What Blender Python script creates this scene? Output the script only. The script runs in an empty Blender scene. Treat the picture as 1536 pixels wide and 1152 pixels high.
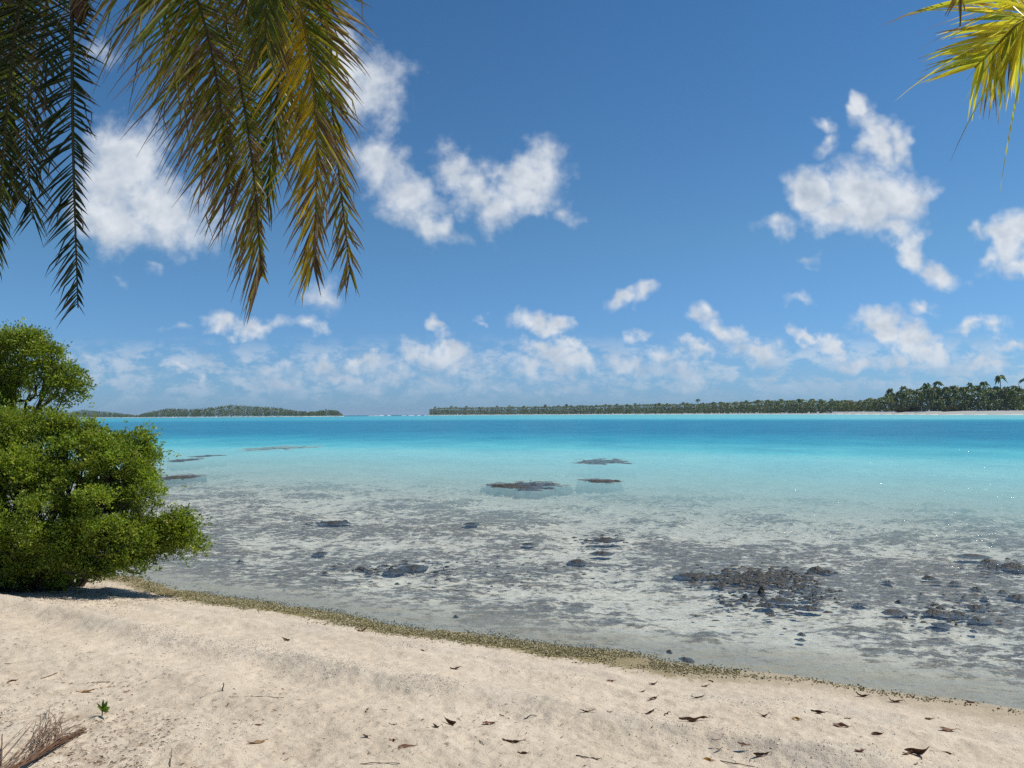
import bpy, math, random
import numpy as np
from mathutils import Matrix, Vector

random.seed(7)
RNG = np.random.default_rng(11)
C = bpy.context.scene.collection
SC = bpy.context.scene

# ------------------------------------------------------------------ camera
F = 1200.0                      # focal length in pixels of the 1536 x 1152 frame
CAM = np.array([0.0, 0.0, 2.3])
PITCH = math.atan(44.8 / F)
ROLL = math.radians(0.43)
_f = np.array([0, math.cos(PITCH), math.sin(PITCH)])
_r = np.array([math.cos(ROLL), 0, -math.sin(ROLL)])
_r = _r - _f * _r.dot(_f); _r /= np.linalg.norm(_r)
_u = np.cross(_r, _f)
cam = bpy.data.cameras.new('camera'); cam_o = bpy.data.objects.new('camera', cam); C.objects.link(cam_o)
cam.sensor_fit = 'HORIZONTAL'; cam.sensor_width = 36; cam.lens = 36 * F / 1536
cam.clip_start = 0.05; cam.clip_end = 60000
cam_o.matrix_world = Matrix(((_r[0], _u[0], -_f[0], CAM[0]), (_r[1], _u[1], -_f[1], CAM[1]), (_r[2], _u[2], -_f[2], CAM[2]), (0, 0, 0, 1)))
SC.camera = cam_o

def ray(px, py):
    d = _f + _r * ((px - 768) / F) + _u * ((576 - py) / F)
    return d

def at(px, py, y):
    """world point seen at pixel (px, py) of the photograph, y metres in front of the camera"""
    d = ray(px, py)
    return CAM + d * (y / d[1])

# ------------------------------------------------------------------ sun, sky, exposure
SUN_EL = math.radians(54); SUN_AZ = math.radians(78)     # azimuth clockwise from +Y: front right
SUN_DIR = np.array([math.sin(SUN_AZ) * math.cos(SUN_EL), math.cos(SUN_AZ) * math.cos(SUN_EL), math.sin(SUN_EL)])
sun = bpy.data.lights.new('sun', 'SUN'); sun.energy = 4.3; sun.angle = math.radians(0.5); sun.color = (1.0, 0.955, 0.88)
sun_o = bpy.data.objects.new('sun', sun); C.objects.link(sun_o)
sun_o.rotation_euler = Vector(SUN_DIR).to_track_quat('Z', 'Y').to_euler()
sun_o.location = (30, 20, 40)
SC.view_settings.view_transform = 'Standard'; SC.view_settings.look = 'None'
SC.view_settings.exposure = 0.25; SC.view_settings.gamma = 1.0; SC.view_settings.use_curve_mapping = False
SC.cycles.max_bounces = 8; SC.cycles.transparent_max_bounces = 24
SC.cycles.caustics_reflective = False; SC.cycles.caustics_refractive = False
SC.cycles.sample_clamp_indirect = 4.0
SC.cycles.use_denoising = False

W = bpy.data.worlds.new('World'); SC.world = W; W.use_nodes = True
wn = W.node_tree.nodes; wl = W.node_tree.links; wn.clear()

def dir_uv(px, py):
    d = ray(px, py); return d[0] / d[1], d[2] / d[1]

# cumulus puffs: centre px, centre py, half width, half height, tilt (degrees, anticlockwise), strength
PUFFS = [
    (185, 250, 62, 78, -10, 1.0), (235, 318, 105, 58, -12, 1.0), (170, 330, 60, 50, 0, .9), (150, 70, 50, 30, 10, .28),
    (520, 95, 38, 70, 10, .8), (560, 140, 52, 62, 10, .8), (590, 190, 28, 32, 0, .35),
    (560, 245, 42, 40, -20, .7), (610, 295, 60, 42, -38, .8), (655, 335, 42, 24, -30, .8),
    (675, 250, 36, 34, -30, .7), (705, 285, 50, 34, -30, .85), (750, 320, 34, 34, -20, .7), (800, 262, 52, 46, 20, .95), (785, 300, 66, 36, 10, .85), (840, 320, 30, 18, 0, .5), (745, 262, 26, 26, 0, .6),
    (1222, 290, 42, 46, 0, 1.1), (1300, 292, 72, 60, 20, 1.25), (1360, 300, 42, 50, 0, 1.1), (1250, 330, 60, 26, 0, .9), (1318, 212, 46, 32, -35, 1.0), (1292, 172, 20, 22, 0, .9), (1348, 215, 22, 26, 0, .9), (1160, 342, 26, 20, 30, .65), (1340, 345, 40, 26, -20, .8), (1372, 382, 34, 30, -30, 1.0), (1405, 412, 36, 17, -10, .85), (1230, 190, 17, 14, 20, .6), (1236, 218, 16, 14, -30, .5), (1250, 262, 12, 10, 0, .5),
    (1512, 365, 34, 42, 0, 1.0), (1540, 350, 40, 40, 0, .9), (1475, 342, 14, 22, 20, .55), (1480, 382, 24, 16, 20, .55), (1530, 395, 50, 18, 0, .8),
    (930, 445, 26, 12, 0, .8), (963, 440, 26, 18, 20, .95), (797, 480, 28, 17, -10, .95), (826, 486, 28, 16, 0, .9), (652, 485, 13, 17, 30, .75), (660, 510, 12, 18, 0, .25),
    (335, 486, 26, 16, 0, .75), (390, 484, 42, 18, 0, .75), (485, 445, 26, 20, -20, .55), (462, 490, 22, 14, 0, .5), (230, 402, 20, 14, -30, .3), (172, 410, 22, 14, 0, .22), (270, 505, 46, 10, 0, .2), (140, 545, 30, 18, 0, .35),
    (1385, 463, 22, 13, 0, .75), (1462, 490, 26, 10, -10, .6), (1495, 495, 26, 12, 0, .65), (1205, 440, 24, 8, 5, .3), (1215, 393, 26, 9, 5, .25), (960, 507, 14, 8, 0, .4), (720, 484, 9, 6, 0, .35), (575, 548, 22, 10, 0, .3),
    (1058, 470, 24, 20, -40, .7), (1085, 495, 42, 20, -30, .75), (1130, 528, 52, 24, -10, .75), (1205, 498, 26, 13, -30, .8), (1245, 520, 36, 18, -30, .8), (1285, 540, 30, 14, 0, .75), (1320, 485, 46, 22, 0, .95), (1365, 505, 60, 28, -15, .95), (1400, 530, 42, 24, 0, .9), (1340, 535, 42, 16, 0, .7), (1465, 550, 40, 14, 0, .6), (1525, 520, 26, 12, 0, .6), (1490, 548, 24, 14, 0, .65),
    (810, 520, 30, 16, 0, .65), (835, 530, 40, 24, -30, .85), (860, 548, 44, 22, -10, .9), (800, 550, 42, 20, 0, .7), (920, 540, 20, 16, 0, .7), (945, 552, 38, 14, -10, .6), (1000, 540, 48, 16, 0, .65), (1045, 525, 26, 12, -20, .7), (1030, 560, 44, 18, -30, .6),
    (625, 535, 26, 15, 0, .75), (670, 538, 40, 18, 0, .8), (700, 550, 36, 14, 0, .55), (660, 568, 30, 10, 0, .6), (735, 545, 22, 20, 0, .4), (490, 545, 32, 20, -30, .85), (545, 542, 34, 14, 0, .7), (410, 552, 40, 14, 0, .6), (430, 570, 60, 12, 0, .5), (270, 560, 26, 10, -30, .6), (310, 574, 26, 9, -30, .6), (215, 570, 50, 12, 0, .35), (520, 566, 60, 14, 0, .6), (590, 560, 40, 12, 0, .5), (740, 580, 40, 12, 0, .45), (840, 580, 70, 12, 0, .4),
]

def mk(tree, kind, **inputs):
    n = tree.nodes.new(kind)
    for k, v in inputs.items():
        if k.startswith('_'):
            setattr(n, k[1:], v)
        else:
            key = int(k[1:]) if k[0] == 'i' and k[1:].isdigit() else k.replace('__', ' ')
            s = n.inputs[key]
            if isinstance(v, bpy.types.NodeSocket): tree.links.new(v, s)
            else: s.default_value = v
    return n
def M(tree, op, a, b=0.0, c=0.0, clamp=False):
    n = mk(tree, 'ShaderNodeMath', _operation=op, _use_clamp=clamp, i0=a, i1=b)
    if op in ('MULTIPLY_ADD', 'SMOOTH_MAX', 'SMOOTH_MIN', 'COMPARE'):
        if isinstance(c, bpy.types.NodeSocket): tree.links.new(c, n.inputs[2])
        else: n.inputs[2].default_value = c
    return n.outputs[0]
def VM(tree, op, a, b=(0, 0, 0)):
    n = mk(tree, 'ShaderNodeVectorMath', _operation=op, i0=a, i1=b)
    return n.outputs['Value'] if op in ('LENGTH', 'DOT_PRODUCT') else n.outputs[0]
def SCALEV(tree, a, s):
    n = mk(tree, 'ShaderNodeVectorMath', _operation='SCALE', i0=a); n.inputs['Scale'].default_value = s
    return n.outputs[0]
def NOISE(tree, vec, scale, detail=4, rough=.55, out='Fac', dist=0.0, lac=2.0):
    n = mk(tree, 'ShaderNodeTexNoise', Vector=vec, Scale=scale, Detail=detail, Roughness=rough, Distortion=dist, Lacunarity=lac)
    return n.outputs[out]
def MR(tree, v, a, b, c=0.0, d=1.0, smooth=True):
    n = tree.nodes.new('ShaderNodeMapRange'); n.interpolation_type = 'SMOOTHSTEP' if smooth else 'LINEAR'
    if isinstance(v, bpy.types.NodeSocket): tree.links.new(v, n.inputs[0])
    else: n.inputs[0].default_value = v
    for i, x in zip((1, 2, 3, 4), (a, b, c, d)): n.inputs[i].default_value = x
    return n.outputs[0]
def RAMP(tree, v, stops, interp='LINEAR'):
    n = mk(tree, 'ShaderNodeValToRGB', Fac=v); cr = n.color_ramp; cr.interpolation = interp
    while len(cr.elements) < len(stops): cr.elements.new(.5)
    for e, (p, c) in zip(cr.elements, stops):
        e.position = p; e.color = (*c, 1) if len(c) == 3 else c
    return n.outputs[0]
def MIXC(tree, f, a, b, mode='MIX'):
    n = tree.nodes.new('ShaderNodeMix'); n.data_type = 'RGBA'; n.blend_type = mode
    for s, v in ((n.inputs[0], f), (n.inputs[6], a), (n.inputs[7], b)):
        if isinstance(v, bpy.types.NodeSocket): tree.links.new(v, s)
        else: s.default_value = (*v, 1) if isinstance(v, tuple) and len(v) == 3 else v
    return n.outputs[2]

def cloud_group():
    g = bpy.data.node_groups.new('cloud_density', 'ShaderNodeTree')
    g.interface.new_socket('P', in_out='INPUT', socket_type='NodeSocketVector')
    g.interface.new_socket('D', in_out='OUTPUT', socket_type='NodeSocketFloat')
    gi = g.nodes.new('NodeGroupInput'); go = g.nodes.new('NodeGroupOutput')
    p = gi.outputs[0]
    w1 = SCALEV(g, VM(g, 'SUBTRACT', NOISE(g, p, 16, 1, .5, 'Color'), (.5, .5, .5)), .055)
    w2 = SCALEV(g, VM(g, 'SUBTRACT', NOISE(g, p, 55, 1, .6, 'Color'), (.5, .5, .5)), .022)
    q = VM(g, 'MULTIPLY', VM(g, 'ADD', VM(g, 'ADD', p, w1), w2), (1, 1, 0))
    acc = None
    for cx, cy, rx, ry, rot, s in PUFFS:
        u, v = dir_uv(cx, cy)
        qi = q
        if acc is not None:      # keeps the node order sequential, so that few values are held at a time
            n_ = mk(g, 'ShaderNodeVectorMath', _operation='MULTIPLY_ADD', i0=acc, i1=(1e-7, 1e-7, 1e-7), i2=q); qi = n_.outputs[0]
        m = mk(g, 'ShaderNodeMapping', _vector_type='TEXTURE', Vector=qi)
        m.inputs['Location'].default_value = (u, v, 0)
        m.inputs['Rotation'].default_value = (0, 0, math.radians(rot))
        m.inputs['Scale'].default_value = (rx * 1.16 / F, ry * 1.16 / F, 1)
        ln = VM(g, 'LENGTH', m.outputs[0])
        k = M(g, 'MULTIPLY_ADD', ln, -max(s, .45), s)          # cone of height s
        acc = k if acc is None else M(g, 'SMOOTH_MAX', acc, k, .12)
    low = MR(g, mk(g, 'ShaderNodeSeparateXYZ', Vector=p).outputs[1], .16, .09)
    n = mk(g, 'ShaderNodeMix', i0=low, i2=NOISE(g, p, 26, 6, .62), i3=NOISE(g, p, 62, 4, .60)).outputs[0]
    n2 = NOISE(g, p, 8, 1, .5)
    d = M(g, 'MULTIPLY_ADD', M(g, 'SUBTRACT', n, .5), 1.25, acc)
    d = M(g, 'MULTIPLY_ADD', M(g, 'SUBTRACT', n2, .5), .35, d)
    g.links.new(d, go.inputs[0])
    return g
CG = cloud_group()
T = W.node_tree
tc = wn.new('ShaderNodeTexCoord')
sep = mk(T, 'ShaderNodeSeparateXYZ', Vector=tc.outputs['Generated'])
yy = M(T, 'MAXIMUM', sep.outputs[1], .02)
comb = mk(T, 'ShaderNodeCombineXYZ', X=M(T, 'DIVIDE', sep.outputs[0], yy), Y=M(T, 'DIVIDE', sep.outputs[2], yy), Z=0.0)
P = comb.outputs[0]
def dens(vec):
    n = wn.new('ShaderNodeGroup'); n.node_tree = CG; wl.new(vec, n.inputs[0]); return n.outputs[0]
D0 = dens(P)
front = MR(T, sep.outputs[1], .05, .2)
elev = M(T, 'DIVIDE', sep.outputs[2], yy)
alpha = M(T, 'MULTIPLY', MR(T, D0, -.11, .74), .95)
# thin banks of haze cloud low over the sea
strat = M(T, 'MULTIPLY', MR(T, NOISE(T, VM(T, 'MULTIPLY', P, (1, 2.0, 1)), 26, 5, .62), .42, .62), MR(T, elev, .0, .04))
strat = M(T, 'MULTIPLY', strat, MR(T, elev, .105, .06))
alpha2 = M(T, 'MULTIPLY', strat, .60)
A = M(T, 'MULTIPLY', M(T, 'MAXIMUM', alpha, alpha2), front)
# the side of every billow turned to the sun is brighter than its far side
bil = M(T, 'SUBTRACT', NOISE(T, P, 24, 3, .55), NOISE(T, VM(T, 'ADD', P, (.010, .014, 0)), 24, 3, .55))
lit = M(T, 'MULTIPLY_ADD', bil, 1.5, M(T, 'MULTIPLY_ADD', M(T, 'MAXIMUM', M(T, 'SUBTRACT', D0, .62), 0.0), -.40, .80), clamp=True)
fade = MR(T, elev, .0, .10)                                   # far clouds low on the horizon are dimmer and bluer
ccol = RAMP(T, lit, [(0.0, (.36, .43, .55)), (.5, (.60, .67, .76)), (1.0, (.84, .88, .93))])
ccol = MIXC(T, fade, MIXC(T, .55, ccol, (.36, .50, .70)), ccol)
A = M(T, 'MULTIPLY', A, MR(T, elev, -.02, .10, .55, 1.0))
sky = wn.new('ShaderNodeTexSky'); sky.sky_type = 'NISHITA'; sky.sun_disc = False
sky.sun_elevation = SUN_EL; sky.sun_rotation = SUN_AZ; sky.altitude = 0; sky.air_density = 1.0; sky.dust_density = 0.3; sky.ozone_density = 3.0
skyc = MIXC(T, 1.0, sky.outputs[0], RAMP(T, M(T, 'MULTIPLY', elev, 1.5, clamp=True), [(0, (.29, .52, 1.0)), (.09, (.33, .55, .88)), (.33, (.38, .61, .76)), (.78, (.31, .57, .74)), (1, (.30, .55, .72))]), 'MULTIPLY')
b1 = mk(T, 'ShaderNodeBackground', Color=skyc, Strength=.105)
b2 = mk(T, 'ShaderNodeBackground', Color=ccol, Strength=.76)
mx = mk(T, 'ShaderNodeMixShader', Fac=A, i1=b1.outputs[0], i2=b2.outputs[0])
wo = wn.new('ShaderNodeOutputWorld'); wl.new(mx.outputs[0], wo.inputs[0])
W.cycles.sampling_method = 'MANUAL'; W.cycles.sample_map_resolution = 512

# ------------------------------------------------------------------ helpers
def _hash(ix, iy, seed):
    h = (ix.astype(np.int64) * 374761393 + iy.astype(np.int64) * 668265263 + seed * 1442695041) & 0xFFFFFFFF
    h = ((h ^ (h >> 13)) * 1274126177) & 0xFFFFFFFF
    h = ((h ^ (h >> 15)) * 2246822519) & 0xFFFFFFFF
    return ((h ^ (h >> 16)) & 0xFFFFFF) / float(0xFFFFFF)
def vnoise(x, y, seed=0):
    x = np.asarray(x, float); y = np.asarray(y, float)
    ix = np.floor(x); iy = np.floor(y); fx = x - ix; fy = y - iy
    fx = fx * fx * (3 - 2 * fx); fy = fy * fy * (3 - 2 * fy)
    a = _hash(ix, iy, seed); b = _hash(ix + 1, iy, seed); c = _hash(ix, iy + 1, seed); d = _hash(ix + 1, iy + 1, seed)
    return (a * (1 - fx) + b * fx) * (1 - fy) + (c * (1 - fx) + d * fx) * fy
def fbm(x, y, scale, octv=4, seed=0, gain=.5):
    s = 0; a = 1; t = 0
    for o in range(octv):
        s = s + a * vnoise(x / scale * 2 ** o + 17.3 * o, y / scale * 2 ** o - 9.1 * o, seed + o); t += a; a *= gain
    return s / t
def sst(a, b, x):
    t = np.clip((x - a) / (b - a), 0, 1); return t * t * (3 - 2 * t)

def mesh(name, V, quads=None, tris=None, mat=None, parent=None, col=None, attrs=None, smooth=True, link=True):
    V = np.asarray(V, np.float32)
    parts = []
    nf = 0
    if quads is not None and len(quads): parts.append((np.asarray(quads, np.int32), 4))
    if tris is not None and len(tris): parts.append((np.asarray(tris, np.int32), 3))
    me = bpy.data.meshes.new(name)
    me.vertices.add(len(V)); me.vertices.foreach_set('co', V.ravel())
    loops = np.concatenate([p.ravel() for p, k in parts])
    sizes = np.concatenate([np.full(len(p), k, np.int32) for p, k in parts])
    starts = np.concatenate([[0], np.cumsum(sizes)[:-1]]).astype(np.int32)
    me.loops.add(len(loops)); me.loops.foreach_set('vertex_index', loops)
    me.polygons.add(len(sizes)); me.polygons.foreach_set('loop_start', starts); me.polygons.foreach_set('loop_total', sizes)
    me.polygons.foreach_set('use_smooth', np.full(len(sizes), smooth))
    me.update(calc_edges=True); me.validate()
    if col is not None:
        a = me.attributes.new('Col', 'FLOAT_COLOR', 'POINT')
        c = np.ones((len(V), 4), np.float32); c[:, :3] = col; a.data.foreach_set('color', c.ravel())
    for k, v in (attrs or {}).items():
        a = me.attributes.new(k, 'FLOAT', 'POINT'); a.data.foreach_set('value', np.asarray(v, np.float32))
    if mat: me.materials.append(mat)
    o = bpy.data.objects.new(name, me)
    if link: C.objects.link(o)
    if parent: o.parent = parent
    return o
def tag(o, label=None, cat=None, group=None, kind=None):
    for k, v in (('label', label), ('category', cat), ('group', group), ('kind', kind)):
        if v: o[k] = v
    return o
def empty(name, loc, label, cat, group=None, rz=0.0):
    o = bpy.data.objects.new(name, None); C.objects.link(o); o.location = Vector([float(v) for v in loc]); o.rotation_euler = (0, 0, rz)
    o.empty_display_size = .2
    return tag(o, label, cat, group)
class Geo:
    """collects vertices, quads, tris and colours of one mesh"""
    def __init__(s): s.V = []; s.Q = []; s.T = []; s.C = []; s.n = 0
    def add(s, V, Q=None, T=None, col=(1, 1, 1)):
        V = np.asarray(V, float); s.V.append(V)
        c = np.asarray(col, float); s.C.append(np.broadcast_to(c, (len(V), 3)) if c.ndim == 1 else c)
        if Q is not None and len(Q): s.Q.append(np.asarray(Q) + s.n)
        if T is not None and len(T): s.T.append(np.asarray(T) + s.n)
        s.n += len(V)
    def build(s, name, mat, parent=None, off=None, **k):
        V = np.concatenate(s.V)
        if off is not None: V = V - np.asarray(off)
        return mesh(name, V, np.concatenate(s.Q) if s.Q else None, np.concatenate(s.T) if s.T else None, mat, parent, np.concatenate(s.C), **k)
def tube(pts, rad, sides=6):
    pts = np.asarray(pts, float); n = len(pts); rad = np.broadcast_to(np.asarray(rad, float), (n,))
    tan = np.gradient(pts, axis=0); tan /= np.linalg.norm(tan, axis=1, keepdims=True) + 1e-9
    ref = np.array([0, 0, 1.0]) if abs(tan[:, 2]).mean() < .8 else np.array([1.0, 0, 0])
    a = np.cross(tan, ref); a /= np.linalg.norm(a, axis=1, keepdims=True) + 1e-9
    b = np.cross(tan, a)
    th = np.linspace(0, 2 * math.pi, sides, endpoint=False)
    V = (pts[:, None] + rad[:, None, None] * (a[:, None] * np.cos(th)[None, :, None] + b[:, None] * np.sin(th)[None, :, None])).reshape(-1, 3)
    i = np.arange(n - 1)[:, None] * sides; j = np.arange(sides)[None]; k = (j + 1) % sides
    Q = np.stack([i + j, i + k, i + sides + k, i + sides + j], -1).reshape(-1, 4)
    return V, Q
def bez(p, n):
    """smooth curve through control points (Catmull-Rom)"""
    p = np.asarray(p, float); p = np.vstack([2 * p[0] - p[1], p, 2 * p[-1] - p[-2]])
    out = []; m = len(p) - 3
    for t in np.linspace(0, m - 1e-6, n):
        i = int(t); f = t - i; a, b, c, d = p[i:i + 4]
        out.append(.5 * ((2 * b) + (-a + c) * f + (2 * a - 5 * b + 4 * c - d) * f * f + (-a + 3 * b - 3 * c + d) * f ** 3))
    return np.array(out)
def norm(v): return v / (np.linalg.norm(v, axis=-1, keepdims=True) + 1e-9)

# ------------------------------------------------------------------ materials
def material(name):
    m = bpy.data.materials.new(name); m.use_nodes = True; t = m.node_tree; t.nodes.clear()
    return m, t, t.nodes.new('ShaderNodeOutputMaterial')
def ATTR(t, name, out='Color'):
    n = t.nodes.new('ShaderNodeAttribute'); n.attribute_name = name; return n.outputs[out]
def leaf_mat(name, trans=.4, rough=.45, spec=.35, vary=.25, scale=30, tcol=(1.15, 1.1, .45)):
    m, t, o = material(name)
    tcn = t.nodes.new('ShaderNodeTexCoord')
    c = MIXC(t, 1.0, ATTR(t, 'Col'), RAMP(t, NOISE(t, tcn.outputs['Object'], scale, 3), [(.25, (1 - vary,) * 3), (.75, (1 + vary,) * 3)]), 'MULTIPLY')
    p = mk(t, 'ShaderNodeBsdfPrincipled', Base__Color=c, Roughness=rough); p.inputs['Specular IOR Level'].default_value = spec
    tr = mk(t, 'ShaderNodeBsdfTranslucent', Color=MIXC(t, 1.0, c, tcol, 'MULTIPLY'))
    mxs = mk(t, 'ShaderNodeMixShader', Fac=trans, i1=p.outputs[0], i2=tr.outputs[0])
    t.links.new(mxs.outputs[0], o.inputs[0]); return m
def solid_mat(name, rough=.8, spec=.3, vary=.3, scale=40, bump=.0, bscale=60):
    m, t, o = material(name)
    tcn = t.nodes.new('ShaderNodeTexCoord')
    c = MIXC(t, 1.0, ATTR(t, 'Col'), RAMP(t, NOISE(t, tcn.outputs['Object'], scale, 5, .65), [(.25, (1 - vary,) * 3), (.75, (1 + vary,) * 3)]), 'MULTIPLY')
    p = mk(t, 'ShaderNodeBsdfPrincipled', Base__Color=c, Roughness=rough); p.inputs['Specular IOR Level'].default_value = spec
    if bump:
        b = mk(t, 'ShaderNodeBump', Strength=bump, Distance=.02, Height=NOISE(t, tcn.outputs['Object'], bscale, 6, .65)); t.links.new(b.outputs[0], p.inputs['Normal'])
    t.links.new(p.outputs[0], o.inputs[0]); return m
MAT_FROND = leaf_mat('palm_frond_leaf', .55, .36, .5, .2, 14, (1.3, 1.2, .45))
MAT_BUSH = leaf_mat('shrub_leaf', .45, .42, .35, .2, 9)
MAT_FOREST = leaf_mat('forest_leaf', .25, .6, .2, .3, .5, (1.1, 1.1, .5))
MAT_DRY = leaf_mat('dry_leaf', .15, .6, .25, .35, 60, (1.1, .9, .6))
MAT_BARK = solid_mat('bark', .9, .2, .4, 18, .6, 40)
MAT_ROCK = solid_mat('wet_reef_rock', .5, .3, .5, 14, 1.0, 30)
MAT_PEBBLE = solid_mat('coral_pebble', .85, .2, .25, 80)
# ------------------------------------------------------------------ ground: beach, reef flat and lagoon bed in one sheet
_shore_px = [(200, 868), (250, 880), (300, 892), (400, 905), (500, 920), (600, 937), (700, 950), (800, 963), (900, 977), (1000, 992), (1100, 1005), (1200, 1018), (1300, 1031), (1400, 1044), (1536, 1062)]
def on_plane(px, py, z=0.0):
    d = ray(px, py); return CAM + d * ((z - CAM[2]) / d[2])
_sp = np.array([on_plane(*p)[:2] for p in _shore_px])
_sx = np.concatenate([[-400, -60, -30, -14, -8], _sp[:, 0], [6, 10, 30, 400]])
_sy = np.concatenate([[30, 26, 19, 14.2, 12.7], _sp[:, 1], [5.1, 3.0, -9, -200]])
def shore_dist(x, y):
    """signed distance to the water's edge, positive on land"""
    ys = np.interp(x, _sx, _sy)
    s = (ys - y) * .885
    n = np.exp(-(s / 3.0) ** 2) * (np.abs(s) < 8)
    return s + n * ((fbm(x, y, 1.3, 2, 71) - .5) * .30 + (fbm(x, y, .35, 2, 72) - .5) * .10)
# far shores: water edge of the right island, pixel column -> metres
_ipx = np.array([640, 700, 800, 900, 1000, 1100, 1200, 1300, 1400, 1480, 1560, 1700, 2100])
_idw = np.array([1950, 1800, 1550, 1300, 1080, 900, 720, 560, 455, 415, 385, 340, 270])
_iu = (_ipx - 768) / F
def right_shore(u): return np.interp(u, _iu, _idw, left=1e9)
_lpx = np.array([88, 130, 200, 225, 300, 400, 500, 516]); _ldw = np.array([2350, 2000, 1900, 1550, 1450, 1420, 1450, 1480])
_lu = (_lpx - 768) / F
def left_shore(u): return np.interp(u, _lu, _ldw, left=1e9, right=1e9)

def depth_fn(x, y):
    sw = -shore_dist(x, y)
    wob = (fbm(x, y, 22, 3, 5) - .5) * np.clip(sw * .25, 0, 16)
    s = sw + wob
    d = np.interp(s, [0, .5, 2, 6, 11, 16, 24, 34, 46, 62, 85], [0, .035, .08, .12, .19, .31, .52, .85, 1.5, 2.7, 4.0])
    yv = np.maximum(y, 1.0); u = x / yv
    shelf = np.interp(u, [-.6, -.3, .0, .2, .45, .65], [330, 300, 265, 225, 175, 150]) * (1 + .12 * (fbm(x, y, 120, 3, 8) - .5))
    d = d + (np.interp(u, [-.6, -.2, .2, .65], [2.3, 1.9, 1.1, .95]) - d) * sst(.78, 1.5, y / shelf) * (y > 60)
    out = sst(1300, 1700, y) * sst(-.24, -.20, u) * (1 - sst(-.11, -.09, u))      # gap in the reef: open sea
    d = d + out * 6
    d = np.where(y > 60, np.minimum(d, .3 + np.maximum(right_shore(u) - y, 0) * .014), d)
    return np.maximum(d, 0)
# named dark coral patches on the pale shelf: px, py, half width px, half height px
PATCHES = [(420, 672, 58, 4.2), (312, 684, 22, 2.5), (280, 690, 22, 3), (905, 692, 46, 5), (788, 728, 62, 7), (902, 722, 36, 4), (500, 783, 34, 4), (300, 651, 26, 1.6), (250, 664, 20, 1.6), (265, 716, 30, 4.5)]
_pat = []
for _px, _py, _w, _h in PATCHES:
    _p = on_plane(_px, _py); _a = on_plane(_px, _py - _h); _b = on_plane(_px, _py + _h)
    _pat.append((_p[0], _p[1], _w / F * _p[1], abs(_a[1] - _b[1]) / 2))
def patch_fn(x, y):
    r = np.zeros_like(x)
    for cx, cy, rx, ry in _pat:
        m = (abs(x - cx) < rx * 2.2) & (abs(y - cy) < ry * 2.2)
        if m.any():
            q = np.sqrt(((x[m] - cx) / rx) ** 2 + ((y[m] - cy) / ry) ** 2)
            n = fbm(x[m], y[m], max(rx * .45, .5), 4, 31, .6)
            r[m] = np.maximum(r[m], sst(.0, .35, 1.0 - q + (n - .5) * 1.6))
    return r
def rock_fn(x, y):
    """0 pale sand .. 1 dark reef rock on the lagoon bed"""
    sw = -shore_dist(x, y)
    n = fbm(x, y, 1.5, 6, 21, .70)
    cover = np.interp(sw, [0, .5, 1.2, 3, 7.5, 11, 15, 22, 32, 40], [.1, .38, .62, .66, .68, .56, .38, .24, .12, 0])
    u = x / np.maximum(y, 1)
    cover = cover + .10 * np.exp(-((sw - 5.0) / 2.6) ** 2) * sst(.1, .3, u)
    return sst(-.16, .26, n - (1 - cover) * .50 - .215) * (sw > 0)
def far_land(x, y):
    """metres inland on the two far islands, 0 elsewhere"""
    yv = np.maximum(y, 1.0); u = x / yv
    a = np.where(y > 60, y - right_shore(u), -1); a = np.where(a < 330, a, -1)
    b = np.where(y > 60, y - left_shore(u), -1); b = np.where(b < 260, b, -1)
    return np.maximum(np.maximum(a, b), 0)
def ground_z(x, y, detail=True):
    x = np.asarray(x, float); y = np.asarray(y, float)
    sd = shore_dist(x, y)
    land = np.interp(sd, [0, .4, 1.2, 2.2, 2.8, 4, 7.5, 12, 30, 120], [0, .025, .10, .215, .26, .35, .62, .75, .9, 1.6])
    dp = depth_fn(x, y)
    z = np.where(sd > 0, land, -dp)
    far = far_land(x, y)
    z = np.where(far > 0, np.where(x / np.maximum(y, 1) > .40, np.minimum(far * .036, 2.1), np.minimum(far * .014, .8)), z)
    if detail:
        f = sst(.1, 1.2, sd)
        z = z + f * ((fbm(x, y, 1.1, 3, 2) - .5) * .075 + (fbm(x, y, .34, 3, 3) - .5) * .034 + (fbm(x, y, .10, 3, 4, .6) - .5) * .022)
        z = z + sst(0, .5, sd) * (fbm(x, y, .05, 2, 6) - .5) * .014
        # low wave-cut ridges running along the beach
        for c, w, h in ((.75, .10, .02), (1.15, .14, .035), (2.25, .22, .10), (3.1, .3, .05)):
            cc = c + (fbm(x, y, 1.6, 2, int(c * 10)) - .5) * .5
            z = z + h * np.exp(-((sd - cc) / w) ** 2) * (.35 + .9 * fbm(x, y, .8, 2, 40 + int(c * 10)))
        rk = rock_fn(x, y)
        wz = (sd < 0) & (-sd < 45)
        lift = np.minimum(dp * .62, .13) * rk * (.4 + 1.0 * fbm(x, y, .45, 4, 23, .6))
        z = z + np.where(wz, lift, 0)
        z = z + sst(.05, .45, patch_fn(x, y)) * np.clip(dp - .05, 0, 3) * (sd < -8)
    return z
def ground_hit(px, py):
    d = ray(px, py); t = -(CAM[2] - .3) / d[2]
    for _ in range(14):
        p = CAM + d * t
        g = float(ground_z(np.array([p[0]]), np.array([p[1]]))[0]); g = max(g, 0.0)
        t = (g - CAM[2]) / d[2]
    return CAM + d * t

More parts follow.
